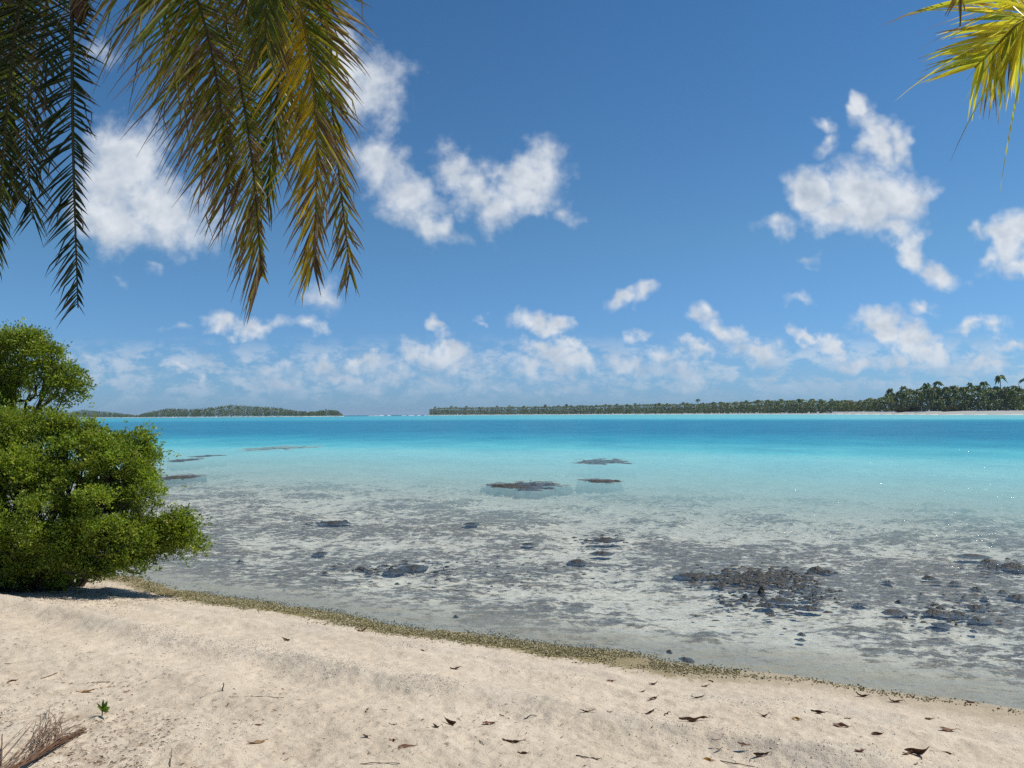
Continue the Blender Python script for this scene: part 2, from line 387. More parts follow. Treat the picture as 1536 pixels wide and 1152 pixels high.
def polar(rs, th):
    R, A = np.meshgrid(rs, th, indexing='ij')
    x = R * np.sin(A); y = R * np.cos(A)
    n, m = R.shape
    i = np.arange(n - 1)[:, None] * m; j = np.arange(m - 1)[None]
    Q = np.stack([i + j, i + m + j, i + m + j + 1, i + j + 1], -1).reshape(-1, 4)[:, ::-1]
    return x.ravel(), y.ravel(), Q
def radii(r0, r1, fn):
    r = [r0]
    while r[-1] < r1: r.append(r[-1] + fn(r[-1]))
    return np.array(r)
_th_mid = np.radians(np.linspace(-37, 37, 640))
_th = np.concatenate([np.radians(np.linspace(-180, -40, 42)), _th_mid, np.radians(np.linspace(40, 180, 42))])
_rs = radii(.25, 13000, lambda r: .3 if r < 2.4 else (.0135 if r < 5.2 else min(.0135 * (r / 5.2) ** 1.7, .02 * r) if r < 16 else (.010 * r if r < 70 else .03 * r)))
gx, gy, gq = polar(_rs, _th)
gz = ground_z(gx, gy)
gsd = shore_dist(gx, gy); gsd = np.where(far_land(gx, gy) > 0, np.where(gx / np.maximum(gy, 1) < -.19, 4.5, 60.0), gsd)
ground = mesh('beach_ground', np.stack([gx, gy, gz], 1), gq, None, None, None, None,
              dict(sd=gsd, patch=patch_fn(gx, gy) * (gsd < -8), rock=np.maximum(rock_fn(gx, gy), patch_fn(gx, gy) * (gsd < -8)), deep=depth_fn(gx, gy)))
tag(ground, kind='structure')
m, t, o = material('beach_sand')
gco = t.nodes.new('ShaderNodeTexCoord').outputs['Object']
sd_ = ATTR(t, 'sd', 'Fac'); rk_ = ATTR(t, 'rock', 'Fac')
sepg = mk(t, 'ShaderNodeSeparateXYZ', Vector=gco)
big = NOISE(t, gco, .9, 4, .6); mid = NOISE(t, gco, 7, 5, .65); fine = NOISE(t, gco, 55, 4, .7); grit = NOISE(t, gco, 170, 3, .7)
sandc = RAMP(t, big, [(.3, (.53, .445, .335)), (.7, (.625, .535, .415))])
sandc = MIXC(t, 1.0, sandc, RAMP(t, mid, [(.25, (.82, .81, .80)), (.7, (1.06, 1.06, 1.06))]), 'MULTIPLY')
sandc = MIXC(t, 1.0, sandc, RAMP(t, fine, [(.28, (.52, .46, .41)), (.42, (.98, .98, .98)), (.8, (1.1, 1.1, 1.1))]), 'MULTIPLY')
# grey coral rubble: bands along the beach and the upper left of the sand
v1 = mk(t, 'ShaderNodeTexVoronoi', Vector=gco, Scale=75.0)
rub = MIXC(t, v1.outputs['Color'], (.33, .28, .22), (.62, .56, .47))
bn = NOISE(t, gco, 1.6, 4, .65)
band1 = M(t, 'MULTIPLY', MR(t, sd_, .45, .7), MR(t, sd_, 1.25, .95))
band2 = M(t, 'MULTIPLY', MR(t, sd_, 1.6, 1.85), MR(t, sd_, 2.6, 2.2))
upper = M(t, 'MULTIPLY', MR(t, sd_, 3.6, 5.6), .75)
leftg = MR(t, sepg.outputs[0], .6, -1.6)
upper = M(t, 'MULTIPLY', upper, M(t, 'ADD', leftg, .1))
bands = M(t, 'MAXIMUM', M(t, 'MAXIMUM', M(t, 'MULTIPLY', band1, .7), M(t, 'MULTIPLY', band2, .8)), upper)
rubf = M(t, 'MULTIPLY', MR(t, M(t, 'ADD', bn, M(t, 'MULTIPLY', bands, .28)), .60, .76), .60)
rubf = M(t, 'MULTIPLY', rubf, MR(t, grit, .35, .6))
landc = MIXC(t, rubf, sandc, rub)
# brown leaf litter dust, upper left
lit_ = M(t, 'MULTIPLY', M(t, 'MULTIPLY', MR(t, NOISE(t, gco, 4.5, 6, .72), .50, .66), M(t, 'MULTIPLY', leftg, MR(t, sd_, 2.8, 5.0))), .62)
landc = MIXC(t, lit_, landc, (.22, .145, .09))
# olive weed line at the water's edge
wn1 = NOISE(t, gco, 11, 6, .72)
weedw = M(t, 'MULTIPLY', MR(t, sd_, -.32, -.02), MR(t, sd_, .55, .15))
weedx = M(t, 'MULTIPLY', MR(t, sepg.outputs[0], 2.8, .2, .16, 1), MR(t, sepg.outputs[0], -5.6, -4.4, .6, 1))
weed = M(t, 'MULTIPLY', MR(t, M(t, 'MULTIPLY_ADD', weedw, .42, wn1), .60, .78), weedx)
weedc = RAMP(t, NOISE(t, gco, 60, 4, .7), [(.3, (.075, .06, .022)), (.5, (.20, .165, .06)), (.72, (.40, .34, .17))])
landc = MIXC(t, M(t, 'MULTIPLY', weed, .92), landc, weedc)
# damp sand just above the water
damp = MR(t, sd_, .55, .0)
landc = MIXC(t, MR(t, sd_, 40, 50), landc, (.34, .35, .33))
landc = MIXC(t, M(t, 'MULTIPLY', damp, .45), landc, MIXC(t, 1.0, landc, (.62, .58, .50), 'MULTIPLY'))
# lagoon bed
bedn = NOISE(t, gco, 3.2, 6, .7); bedf = NOISE(t, gco, 14, 5, .72)
beds = MIXC(t, 1.0, RAMP(t, bedn, [(.3, (.56, .505, .41)), (.7, (.76, .70, .585))]), RAMP(t, bedf, [(.3, (.72, .71, .70)), (.6, (1.04, 1.04, 1.04))]), 'MULTIPLY')
bedr = RAMP(t, bedf, [(.28, (.050, .041, .030)), (.5, (.155, .132, .098)), (.70, (.40, .35, .27))])
bede = NOISE(t, VM(t, 'MULTIPLY', gco, (.7, 1, 1)), 6.5, 7, .78)
rkf = MR(t, M(t, 'MULTIPLY_ADD', M(t, 'SUBTRACT', bede, .5), 6.5, rk_), .34, .80)
rkf = M(t, 'MULTIPLY', rkf, MR(t, sd_, -34, -14))
rkf = M(t, 'MAXIMUM', rkf, MR(t, ATTR(t, 'patch', 'Fac'), .0, .12))
bedc = MIXC(t, rkf, beds, bedr)
bedc = MIXC(t, MR(t, ATTR(t, 'patch', 'Fac'), .0, .2), bedc, RAMP(t, bedf, [(.3, (.03, .03, .028)), (.7, (.095, .09, .08))]))
silt = MR(t, sd_, -1.6, -.3)
bedc = MIXC(t, M(t, 'MULTIPLY', silt, .75), bedc, MIXC(t, bedn, (.20, .17, .115), (.34, .295, .21)))
gc = MIXC(t, MR(t, sd_, -.06, .10), bedc, landc)
pb = mk(t, 'ShaderNodeBsdfPrincipled', Base__Color=gc, Roughness=.9); pb.inputs['Specular IOR Level'].default_value = .15
bh = M(t, 'ADD', M(t, 'MULTIPLY', fine, .55), M(t, 'MULTIPLY', grit, .35))
bh = M(t, 'ADD', bh, M(t, 'MULTIPLY', mid, .6))
bmp = mk(t, 'ShaderNodeBump', Strength=.85, Distance=.018, Height=bh); t.links.new(bmp.outputs[0], pb.inputs['Normal'])
t.links.new(pb.outputs[0], o.inputs[0]); ground.data.materials.append(m)

# ------------------------------------------------------------------ lagoon water
_wr = radii(2.0, 13000, lambda r: .12 if r < 12 else (.25 if r < 30 else (.010 * r if r < 70 else .02 * r)))
_wt = np.concatenate([np.radians(np.linspace(-75, -38, 26)), np.radians(np.linspace(-37, 37, 420)), np.radians(np.linspace(38, 110, 40))])
wx, wy, wq = polar(_wr, _wt)
wd = depth_fn(wx, wy)
_wpf = patch_fn(wx, wy); wd_eff = wd * (1 - sst(.25, .65, _wpf) * .72 * (wd < 1.4))
_keep = (shore_dist(wx, wy) < .8)
wq = wq[_keep[wq].any(1)]
wz = np.zeros_like(wx)
water = mesh('lagoon_water', np.stack([wx, wy, wz], 1), wq, None, None, None, None, dict(depth=wd_eff))
tag(water, kind='structure')
m, t, o = material('lagoon_water')
wco = t.nodes.new('ShaderNodeTexCoord').outputs['Object']
dp_ = ATTR(t, 'depth', 'Fac')
body = RAMP(t, M(t, 'DIVIDE', dp_, 6.0), [(0, (.42, .58, .54)), (.055, (.36, .62, .59)), (.11, (.24, .54, .56)), (.20, (.095, .42, .475)), (.36, (.032, .29, .39)), (.6, (.016, .195, .32)), (1, (.010, .13, .22))])
patchy = NOISE(t, VM(t, 'MULTIPLY', wco, (.5, 1, 1)), .035, 5, .6)
body = MIXC(t, 1.0, body, RAMP(t, patchy, [(.3, (.86, .92, .95)), (.7, (1.12, 1.06, 1.03))]), 'MULTIPLY')
chop = NOISE(t, VM(t, 'MULTIPLY', wco, (1.5, .8, 1)), .14, 6, .72)
body = MIXC(t, MR(t, dp_, .2, 1.5), body, MIXC(t, 1.0, body, RAMP(t, chop, [(.3, (.74, .80, .86)), (.5, (1.0, 1.0, 1.0)), (.7, (1.35, 1.18, 1.1))]), 'MULTIPLY'))
op = M(t, 'SUBTRACT', 1.0, M(t, 'POWER', 2.718, M(t, 'MULTIPLY', M(t, 'MAXIMUM', M(t, 'SUBTRACT', dp_, .13), 0.0), -3.4)))
r1 = NOISE(t, VM(t, 'MULTIPLY', wco, (.6, 1, 1)), 3.0, 4, .6, dist=.4)
r2 = NOISE(t, VM(t, 'MULTIPLY', wco, (.7, 1, 1)), 13, 3, .6)
r0 = NOISE(t, VM(t, 'MULTIPLY', wco, (.5, 1, 1)), .55, 3, .55)
hgt = M(t, 'ADD', M(t, 'ADD', M(t, 'MULTIPLY', r1, .10), M(t, 'MULTIPLY', r2, .034)), M(t, 'MULTIPLY', r0, .34))
calm = MR(t, dp_, .0, .22, .55, 1.0)
hgt = M(t, 'MULTIPLY', hgt, calm)
wb = mk(t, 'ShaderNodeBump', Strength=.9, Distance=1.0, Height=hgt)
dif = mk(t, 'ShaderNodeBsdfDiffuse', Color=body, Normal=wb.outputs[0])
trn = mk(t, 'ShaderNodeBsdfTransparent', Color=(.93, .97, .96, 1))
sub = mk(t, 'ShaderNodeMixShader', Fac=op, i1=trn.outputs[0], i2=dif.outputs[0])
fr = mk(t, 'ShaderNodeFresnel', IOR=1.33, Normal=wb.outputs[0])
gl = mk(t, 'ShaderNodeBsdfGlossy', Color=(1, 1, 1, 1), Roughness=.14, Normal=wb.outputs[0])
fac = M(t, 'MINIMUM', fr.outputs[0], MR(t, dp_, .12, .6, .30, .20))
wsh = mk(t, 'ShaderNodeMixShader', Fac=fac, i1=sub.outputs[0], i2=gl.outputs[0])
t.links.new(wsh.outputs[0], o.inputs[0]); water.data.materials.append(m)
# ------------------------------------------------------------------ far islands: woods (one mass each) and the palms one can tell apart
def crown_geo(g, c, R, nf, seed, cols, droop=1.0, seg=4):
    """a far coconut crown: arching strips with ragged, drooping sides"""
    r = np.random.default_rng(seed)
    for k in range(nf):
        az = 2 * math.pi * (k + r.uniform(-.3, .3)) / nf * 1.0 + (k % 2) * .4
        el = r.uniform(-.25, 1.15); L = R * r.uniform(.8, 1.1)
        s = np.linspace(0, 1, seg + 1)
        h = np.array([math.cos(az), math.sin(az), 0])
        pts = c + h[None] * (L * math.cos(el) * s)[:, None] + np.array([0, 0, 1.0])[None] * (L * (math.sin(el) * s - droop * .85 * s ** 2))[:, None]
        side = np.array([-h[1], h[0], 0]); w = R * .17 * np.array([.35, 1, 1.05, .8, .15])[:seg + 1]
        dn = np.array([0, 0, -1.0])
        a = pts + side * w[:, None] + dn * (w * r.uniform(.6, 1.3))[:, None]; b = pts - side * w[:, None] + dn * (w * r.uniform(.6, 1.3))[:, None]
        V = np.concatenate([a, pts, b]); n = seg + 1
        Q = [(i, i + 1, n + i + 1, n + i) for i in range(seg)] + [(n + i, n + i + 1, 2 * n + i + 1, 2 * n + i) for i in range(seg)]
        col = np.array(cols[r.integers(len(cols))]) * r.uniform(.75, 1.25)
        g.add(V, Q, None, col)
PALM_COLS = [(.12, .17, .036), (.155, .195, .042), (.085, .125, .03), (.18, .19, .048), (.10, .145, .035)]
def palm_proto(h, R, lean, seed, yellow=False):
    r = np.random.default_rng(seed)
    s = np.linspace(0, 1, 7); az = r.uniform(0, 6.28)
    pts = np.stack([lean * h * s ** 2 * math.cos(az), lean * h * s ** 2 * math.sin(az), h * s - .6 * (1 - s)], 1)
    gt = Geo(); V, Q = tube(pts, np.linspace(.26, .13, 7) * (R / 3), 6); gt.add(V, Q, None, (.15, .13, .11))
    gc_ = Geo(); cols = PALM_COLS if not yellow else [(.14, .13, .035), (.12, .13, .04), (.09, .10, .03)]
    crown_geo(gc_, pts[-1], R, 18, seed, cols)
    return gt, gc_
PROTOS = []
for i, (h, R, ln, ye) in enumerate([(11, 3.3, .10, 0), (12.5, 3.4, .16, 0), (9.5, 3.1, .22, 0), (13.5, 3.2, .07, 0), (10.5, 3.3, .12, 1)]):
    gt, gc_ = palm_proto(h, R, ln, 100 + i, ye)
    tr = gt.build('trunk', MAT_BARK, None, link=False); cr = gc_.build('crown', MAT_FOREST, None, link=False, smooth=False)
    PROTOS.append((h, tr, cr))
def far_palm(x, y, z, h, k, label, group, rz, sx=1.0):
    ph, tr, cr = PROTOS[k]
    root = empty('coconut_palm', (x, y, z), label, 'palm tree', group, rz)
    sc = h / ph; root.scale = (sx * (.5 + .5 * sc), sx * (.5 + .5 * sc), sc)
    for src in (tr, cr):
        c = src.copy(); C.objects.link(c); c.parent = root
    return root
def leaf_cloud(g, c, rad, n, size, cols, r):
    """a tuft of foliage: n small faces through a flattened ball"""
    d = norm(r.normal(size=(n, 3))); rr = r.uniform(.55, 1.0, n) ** .6
    p = np.asarray(c) + d * rr[:, None] * np.asarray(rad)
    a = norm(r.normal(size=(n, 3)) + d * .4); b = norm(np.cross(a, r.normal(size=(n, 3))))
    s = size * r.uniform(.6, 1.4, n)[:, None]
    V = np.stack([p - a * s, p + b * s * .6, p + a * s, p - b * s * .6], 1).reshape(-1, 3)
    Q = np.arange(4 * n).reshape(-1, 4)
    base = np.array(cols)[r.integers(len(cols), size=n)] * r.uniform(.7, 1.3, n)[:, None]
    g.add(V, Q, None, np.repeat(base, 4, 0))
SHRUB_COLS = [(.095, .135, .036), (.12, .155, .04), (.07, .105, .03), (.14, .155, .046)]
# height of the tree line above the sea horizon, pixel column -> pixels of the photograph
_tpx = np.array([640, 660, 720, 800, 900, 1000, 1050, 1100, 1150, 1200, 1250, 1290, 1318, 1335, 1360, 1400, 1430, 1470, 1500, 1540, 1620, 1800, 2100])
_tpy = np.array([614, 611, 610.5, 609.5, 607.5, 605.5, 605, 602.5, 600, 599.5, 600, 599.5, 596, 588, 584, 579, 580, 579, 581, 578, 572, 560, 540.])
def tree_top(px, dist):
    """world height of the tree line at this pixel column and distance"""
    py = np.interp(px, _tpx, _tpy); return float(at(px, py, dist)[2])
def island_wood(name, label, px0, px1, shore_fn, topfn, rows, step_m, inland, seed, broad):
    r = np.random.default_rng(seed); g = Geo()
    px = px0
    while px < px1:
        u = (px - 768) / F; D0_ = float(shore_fn(np.array([u]))[0])
        if D0_ > 1e8: px += 2; continue
        for k in range(rows):
            D = D0_ + inland + k * r.uniform(9, 16) * (1.0 if D0_ < 800 else 1.6) + r.uniform(-3, 3)
            pj = px + r.uniform(-.5, .5) * step_m * F / D
            x = (pj - 768) / F * D; z0 = float(ground_z(np.array([x]), np.array([D]), False)[0]); z0 = max(z0, 1.0)
            top = topfn(pj, D) - r.uniform(-.2, 2.0) * (1 if r.random() < .7 else 1.7)
            if k == 0: top = z0 + (top - z0) * r.uniform(.3, .7)
            if top - z0 < 1.2: top = z0 + 1.2
            R = r.uniform(2.4, 3.4) * min(1, max(.5, (top - z0) / 8)); s = r.integers(1 << 30)
            if r.random() < (broad if k else broad + .35):
                hh = (top - z0)
                leaf_cloud(g, (x, D, z0 + hh * .55), (R * 1.35, R * 1.1, hh * .52), 95, R * .26, SHRUB_COLS, r)
            else:
                crown_geo(g, np.array([x, D, top - R * .25]), R, 11, s, PALM_COLS if r.random() > .1 else [(.12, .125, .04), (.10, .11, .035)], 1.0)
                leaf_cloud(g, (x, D, z0 + (top - z0) * .36), (R * 1.0, R * 1.0, (top - z0) * .40), 44, R * .30, SHRUB_COLS, r)
        px += step_m * F / D0_
    o = g.build(name, MAT_FOREST, smooth=False); tag(o, label, 'woodland', None, 'stuff'); return o
island_wood('palm_wood', 'dense band of coconut palms and scrub filling the far right island down to its beach', 645, 1780, right_shore, tree_top, 6, 3.9, 62, 5, .16)
_lt_px = np.array([85, 100, 125, 170, 205, 226, 250, 290, 320, 345, 380, 420, 448, 470, 490, 505, 516]); _lt_py = np.array([625, 621, 616, 620, 624, 619, 614, 615, 612, 608.5, 611, 613, 618, 619, 615.5, 617, 622.])
def left_top(px, dist): return float(at(px, np.interp(px, _lt_px, _lt_py - 1.6 * np.isin(_lt_px, _lt_px[1:-1])), dist)[2])
island_wood('islet_wood', 'low dark wooded islet lying far off left of the gap in the reef', 92, 513, left_shore, left_top, 5, 4.6, 4, 6, .8)
# palms standing clear of the wood
def stand_palm(px, py, dist, k, label, group=None, sx=1.0):
    top = at(px, py, dist); x = top[0]; z0 = max(float(ground_z(np.array([x]), np.array([dist]), False)[0]), .8)
    return far_palm(x, dist, z0, max(top[2] - z0 - 1.0, 3.0), k, label, group, random.uniform(0, 6.28), sx)
stand_palm(1500.5, 562, 492, 3, 'lone tall palm leaning clear above the right-hand wood near the frame edge', None, 1.0)
stand_palm(1535, 566, 470, 1, 'dark palm crown rising at the right frame edge beside the lone tall palm')
stand_palm(1480, 572, 500, 0, 'dense dark palm crown just left of the lone tall palm')
stand_palm(1458, 574, 505, 2, 'ragged double palm head on the right wood skyline left of the dense dark crown', None, .9)
stand_palm(1413, 571, 530, 1, 'highest palm on the skyline in the middle of the right-hand wood')
stand_palm(1396, 575, 540, 2, 'palm head a little lower and left of the highest palm of the right-hand wood')
stand_palm(1352, 579, 585, 0, 'tapering palm at the stepped left shoulder of the right-hand wood')
stand_palm(1336, 583, 610, 2, 'leftmost palm of the tall right-hand wood where it steps up from lower trees')
stand_palm(1048, 598, 1150, 3, 'slim palm sticking up alone above the middle of the long far wood', None, 1.2)
for px, py in ((1430, 577), (1445, 579), (1467, 577), (1492, 579), (1513, 579), (1522, 577), (1380, 579), (1365, 582), (1425, 579)):
    stand_palm(px, py, float(right_shore((px - 768) / F)) + 80, random.randrange(4), 'palm head among the even skyline of the tall right-hand wood', 'palms on the skyline of the right wood', .95)
r_ = np.random.default_rng(77)
for i in range(90):                                       # front ranks of the right-hand wood, in view down to the beach
    px = 1318 + (1536 - 1318) * (i + r_.random()) / 90; D = float(right_shore((px - 768) / F)) + r_.uniform(64, 84)
    x = (px - 768) / F * D; z0 = float(ground_z(np.array([x]), np.array([D]), False)[0]); zt = tree_top(px, D)
    far_palm(x, D, z0, max(3.2, (zt - z0) * r_.uniform(.42, .93)), int(r_.choice([0, 1, 2, 3, 4], p=[.25, .25, .25, .17, .08])), 'coconut palm in the front ranks of the wood behind the white beach', 'palms in the front ranks of the right wood', r_.uniform(0, 6.28), .92)
for i in range(46):                                       # skyline of the long far wood
    px = 652 + (1316 - 652) * (i + r_.random()) / 46; D = float(right_shore((px - 768) / F)) + 100
    stand_palm(px, np.interp(px, _tpx, _tpy) - r_.uniform(0, 2.6), D, int(r_.integers(4)), 'small palm head on the skyline of the long far wood', 'palms on the skyline of the far wood', 1.1)
for i in range(60):                                       # palms at its foot, catching the light
    px = 1050 + (1318 - 1050) * (i + r_.random()) / 60; D = float(right_shore((px - 768) / F)) + r_.uniform(56, 70)
    x = (px - 768) / F * D; z0 = float(ground_z(np.array([x]), np.array([D]), False)[0]); zt = tree_top(px, D)
    far_palm(x, D, z0, max(3.2, (zt - z0) * r_.uniform(.4, .85)), int(r_.choice([0, 1, 2, 4])), 'short palm along the sunlit foot of the far wood', 'palms along the foot of the far wood', r_.uniform(0, 6.28), .95)
for i in range(24):
    px = 235 + (512 - 235) * (i + r_.random()) / 24; D = float(left_shore((px - 768) / F)) + 40
    stand_palm(px, np.interp(px, _lt_px, _lt_py) - r_.uniform(-.6, .9), D, int(r_.integers(4)), 'small palm head breaking the skyline of the wooded islet', 'palms on the islet skyline', 1.1)
for px, wpx, hpx, lab in ((1365, 25, 9, 'broad dome-shaped grey-green shrub on the far beach at the foot of the wood'), (1428, 14, 8, 'smaller rounded shrub on the far beach right of the dome-shaped one')):
    D = float(right_shore((px - 768) / F)) + 54; x = (px - 768) / F * D; z0 = float(ground_z(np.array([x]), np.array([D]), False)[0])
    sh = empty('beach_shrub', (x, D, z0), lab, 'shrub'); g = Geo(); r2_ = np.random.default_rng(px)
    rx = wpx / F * D; rz = hpx / F * D
    for q in range(16): leaf_cloud(g, (r2_.uniform(-.8, .8) * rx, r2_.uniform(-1, 1), rz * r2_.uniform(.1, .5)), (rx * .35, 2.0, rz * .5), 110, .45, [(.085, .085, .045), (.10, .10, .05), (.07, .075, .035)], r2_)
    g.build('foliage', MAT_FOREST, sh, smooth=False)
    gs = Geo()
    for q in range(5):
        V, Q = tube([(0, 0, -.2), (r2_.uniform(-.4, .4) * rx, 0, rz * .3), (r2_.uniform(-.8, .8) * rx, 0, rz * .6)], [.12, .09, .04], 5); gs.add(V, Q, None, (.12, .10, .08))
    gs.build('stems', MAT_BARK, sh)
# surf on the outer reef, seen in the gap between the islands
m_foam, t, o = material('surf_foam'); pf = mk(t, 'ShaderNodeBsdfPrincipled', Base__Color=(.82, .85, .86, 1), Roughness=.8); t.links.new(pf.outputs[0], o.inputs[0])
g = Geo(); r3 = np.random.default_rng(3)
for px, w in ((556, 5), (563, 7), (572, 5), (583, 4), (606, 5), (617, 6), (628, 4), (638, 3)):
    D = 1900; x = (px - 768) / F * D; W_ = w / F * D
    s = np.linspace(-1, 1, 9); hh = (1 - s ** 2) * r3.uniform(.5, 1.3)
    a = np.stack([x + s * W_, np.full(9, D - 4.0), np.full(9, -.2)], 1); b = np.stack([x + s * W_, np.full(9, D + 0.0), hh], 1); c_ = np.stack([x + s * W_, np.full(9, D + 8.0), np.full(9, -.2)], 1)
    g.add(np.concatenate([a, b, c_]), [(i, i + 1, 10 + i, 9 + i) for i in range(8)] + [(9 + i, 10 + i, 19 + i, 18 + i) for i in range(8)], None, (.8, .8, .8))
tag(g.build('surf', m_foam), 'thin white line of surf breaking on the outer reef in the gap between islands', 'surf', None, 'stuff')

# ------------------------------------------------------------------ shoreline bush and the small tree behind it
def pxr(px, dist): return px / F * dist
def build_bush(name, label, cat, lobes, base, nsub, nspr, seed, leafL, branch_to, holes=()):
    """lobes: px, py, half width px, half height px, distance m. Small leafy boughs sit on the lobes, sprigs of leaves on each bough"""
    r = np.random.default_rng(seed)
    root = empty(name, base, label, cat)
    B = np.asarray(base, float)
    subs = []
    wts = np.array([l[2] * l[3] for l in lobes], float); wts /= wts.sum()
    for l, wt in zip(lobes, wts):
        c = at(l[0], l[1], l[4]); rx = pxr(l[2], l[4]); rz = pxr(l[3], l[4]); ry = min(rx, rz) * 1.0
        n = max(5, int(nsub * wt))
        for k in range(n):
            d = norm(r.normal(size=3)); d[1] = d[1] if r.random() < .42 else -abs(d[1]); f = r.uniform(.62, 1.0)
            p = c + d * f * np.array([rx, ry, rz]); rs = r.uniform(.08, .25) * min(1.25, .6 + .5 * min(rx, rz))
            pj = CAM + 0; q = p - CAM
            # project to the photograph to keep the holes open
            xx = 768 + F * (q @ _r) / (q @ _f); yv = 576 - F * (q @ _u) / (q @ _f)
            if any(((xx - h[0]) / h[2]) ** 2 + ((yv - h[1]) / h[3]) ** 2 < 1 for h in holes) and d[1] < .2: continue
            subs.append((p, rs, c))
    gl_ = Geo(); cols = np.array([(.23, .315, .036), (.18, .26, .03), (.285, .35, .042), (.125, .19, .026), (.32, .335, .05)])
    for p, rs, c in subs:
        n = int(nspr * (rs / .2) ** 2)
        out = norm(p - c + np.array([0, 0, .25]))
        tone = r.uniform(.68, 1.25); strch = np.array([r.uniform(.8, 1.7), 1.0, r.uniform(.6, 1.15)])
        d = norm(r.normal(size=(n, 3)) + out * .75 + np.array([0, 0, .15]))
        sp = p + d * (rs * (r.uniform(.40, 1.12, n) + r.uniform(.2, .9, n) * (r.random(n) < .13)))[:, None] * strch + r.normal(size=(n, 3)) * .022
        nl = 9
        # each sprig: a rosette of narrow leaves pointing outward and up
        S = np.repeat(sp, nl, 0); D_ = np.repeat(d, nl, 0)
        ld = norm(D_ * .8 + r.normal(size=S.shape) * .75 + np.array([0, 0, .25]))
        S = S + r.normal(size=S.shape) * .022
        sd_v = norm(np.cross(ld, r.normal(size=S.shape)))
        L = leafL * r.uniform(.5, 1.45, len(S))[:, None]; w = L * .24
        V = np.stack([S, S + ld * L * .55 + sd_v * w, S + ld * L, S + ld * L * .55 - sd_v * w], 1).reshape(-1, 3)
        cc = cols[r.choice(5, size=n, p=[.32, .28, .18, .17, .05])] * tone * r.uniform(.85, 1.15, n)[:, None]
        gl_.add(V, np.arange(len(V)).reshape(-1, 4), None, np.repeat(np.repeat(cc, nl, 0), 4, 0))
    gl_.build('foliage', MAT_BUSH, root, B, smooth=False)
    gb = Geo()
    for i, (p, rs, c) in enumerate(subs):
        if r.random() < (.55 if cat == 'bush' else .84): continue
        b0 = branch_to[r.integers(len(branch_to))] if isinstance(branch_to, list) else branch_to
        b0 = np.asarray(b0) + r.normal(size=3) * [.16, .16, .02]
        if np.linalg.norm((p - b0)[:2]) > .85: b0 = B + (p - B) * r.uniform(.5, .65) + np.array([0, .15, .35])
        midp = b0 * .45 + p * .55 + r.normal(size=3) * .12 - np.array([0, 0, .10]); m2 = b0 * .75 + p * .25 + r.normal(size=3) * .1 + np.array([0, 0, .1])
        pts = bez([b0, m2, midp, p], 9)
        V, Q = tube(pts, np.linspace(r.uniform(.022, .045), .006, 9), 5); gb.add(V, Q, None, np.array((.075, .06, .05)) * r.uniform(.7, 1.3))
        for q in range(5):                                # twigs
            e = p + norm(r.normal(size=3)) * rs * r.uniform(.6, 1.1); s0 = pts[r.integers(4, 9)]
            V, Q = tube(np.array([s0, (s0 + e) / 2 + r.normal(size=3) * .04, e]), [.007, .005, .003], 3); gb.add(V, Q, None, (.07, .058, .048))
    gb.build('branches', MAT_BARK, root, B)
    return root
_bb = ground_hit(60, 893); _bb2 = ground_hit(-60, 893)
BUSH_BASE = at(60, 884, 10.3); BUSH_BASE[2] = float(ground_z(BUSH_BASE[:1], BUSH_BASE[1:2])[0]) - .05
_bt = [BUSH_BASE, at(20, 886, 10.2), at(-60, 888, 10.3), at(100, 880, 10.6)]
for b in _bt: b[2] = float(ground_z(b[:1], b[1:2])[0]) - .06
build_bush('shore_bush', 'big rounded green bush overhanging the water at the left edge of the beach', 'bush',
           [(20, 690, 95, 75, 10.4), (110, 690, 70, 50, 10.4), (175, 705, 52, 52, 10.3), (60, 770, 110, 70, 10.1), (165, 775, 80, 62, 10.1), (232, 785, 52, 40, 10.3), (268, 803, 40, 28, 10.3), (284, 806, 26, 20, 10.3), (262, 812, 38, 26, 10.3), (238, 822, 34, 24, 10.4), (130, 822, 85, 36, 9.9), (40, 830, 75, 35, 10.0), (200, 675, 28, 24, 10.5), (200, 822, 40, 24, 10.2), (-90, 750, 110, 120, 10.4), (60, 655, 90, 38, 10.6), (50, 852, 95, 22, 9.9), (150, 842, 60, 22, 9.95), (-40, 840, 70, 40, 10), (190, 690, 40, 38, 10.3), (218, 738, 34, 38, 10.3), (246, 772, 34, 28, 10.3), (205, 665, 22, 18, 10.5), (185, 850, 40, 18, 10.1), (110, 862, 60, 14, 10.0), (150, 660, 40, 22, 10.5), (110, 640, 40, 20, 10.6)],
           BUSH_BASE, 520, 135, 21, .034, _bt, holes=[(120, 735, 34, 16), (150, 762, 24, 14), (88, 790, 24, 18), (20, 745, 22, 22), (188, 738, 24, 12), (60, 700, 16, 10), (130, 690, 22, 8), (205, 775, 14, 8), (150, 800, 16, 8), (70, 868, 20, 8)])
TB = at(-40, 870, 11.2); TB[2] = float(ground_z(TB[:1], TB[1:2])[0]) - .05
build_bush('shore_tree', 'taller small tree rising behind the bush at the left edge, branches showing through', 'tree',
           [(25, 530, 42, 30, 11.2), (70, 545, 34, 24, 11.1), (-30, 560, 70, 50, 11.2), (100, 570, 30, 18, 11.0), (85, 595, 24, 18, 11.0), (40, 512, 22, 16, 11.2), (10, 590, 30, 26, 11.2), (-60, 650, 90, 60, 11.3), (112, 590, 18, 16, 11.0), (30, 640, 40, 24, 11.2)],
           TB, 290, 105, 22, .034, [TB, TB + np.array([-.3, .1, 0])], holes=[(52, 592, 20, 12), (50, 610, 26, 10)])
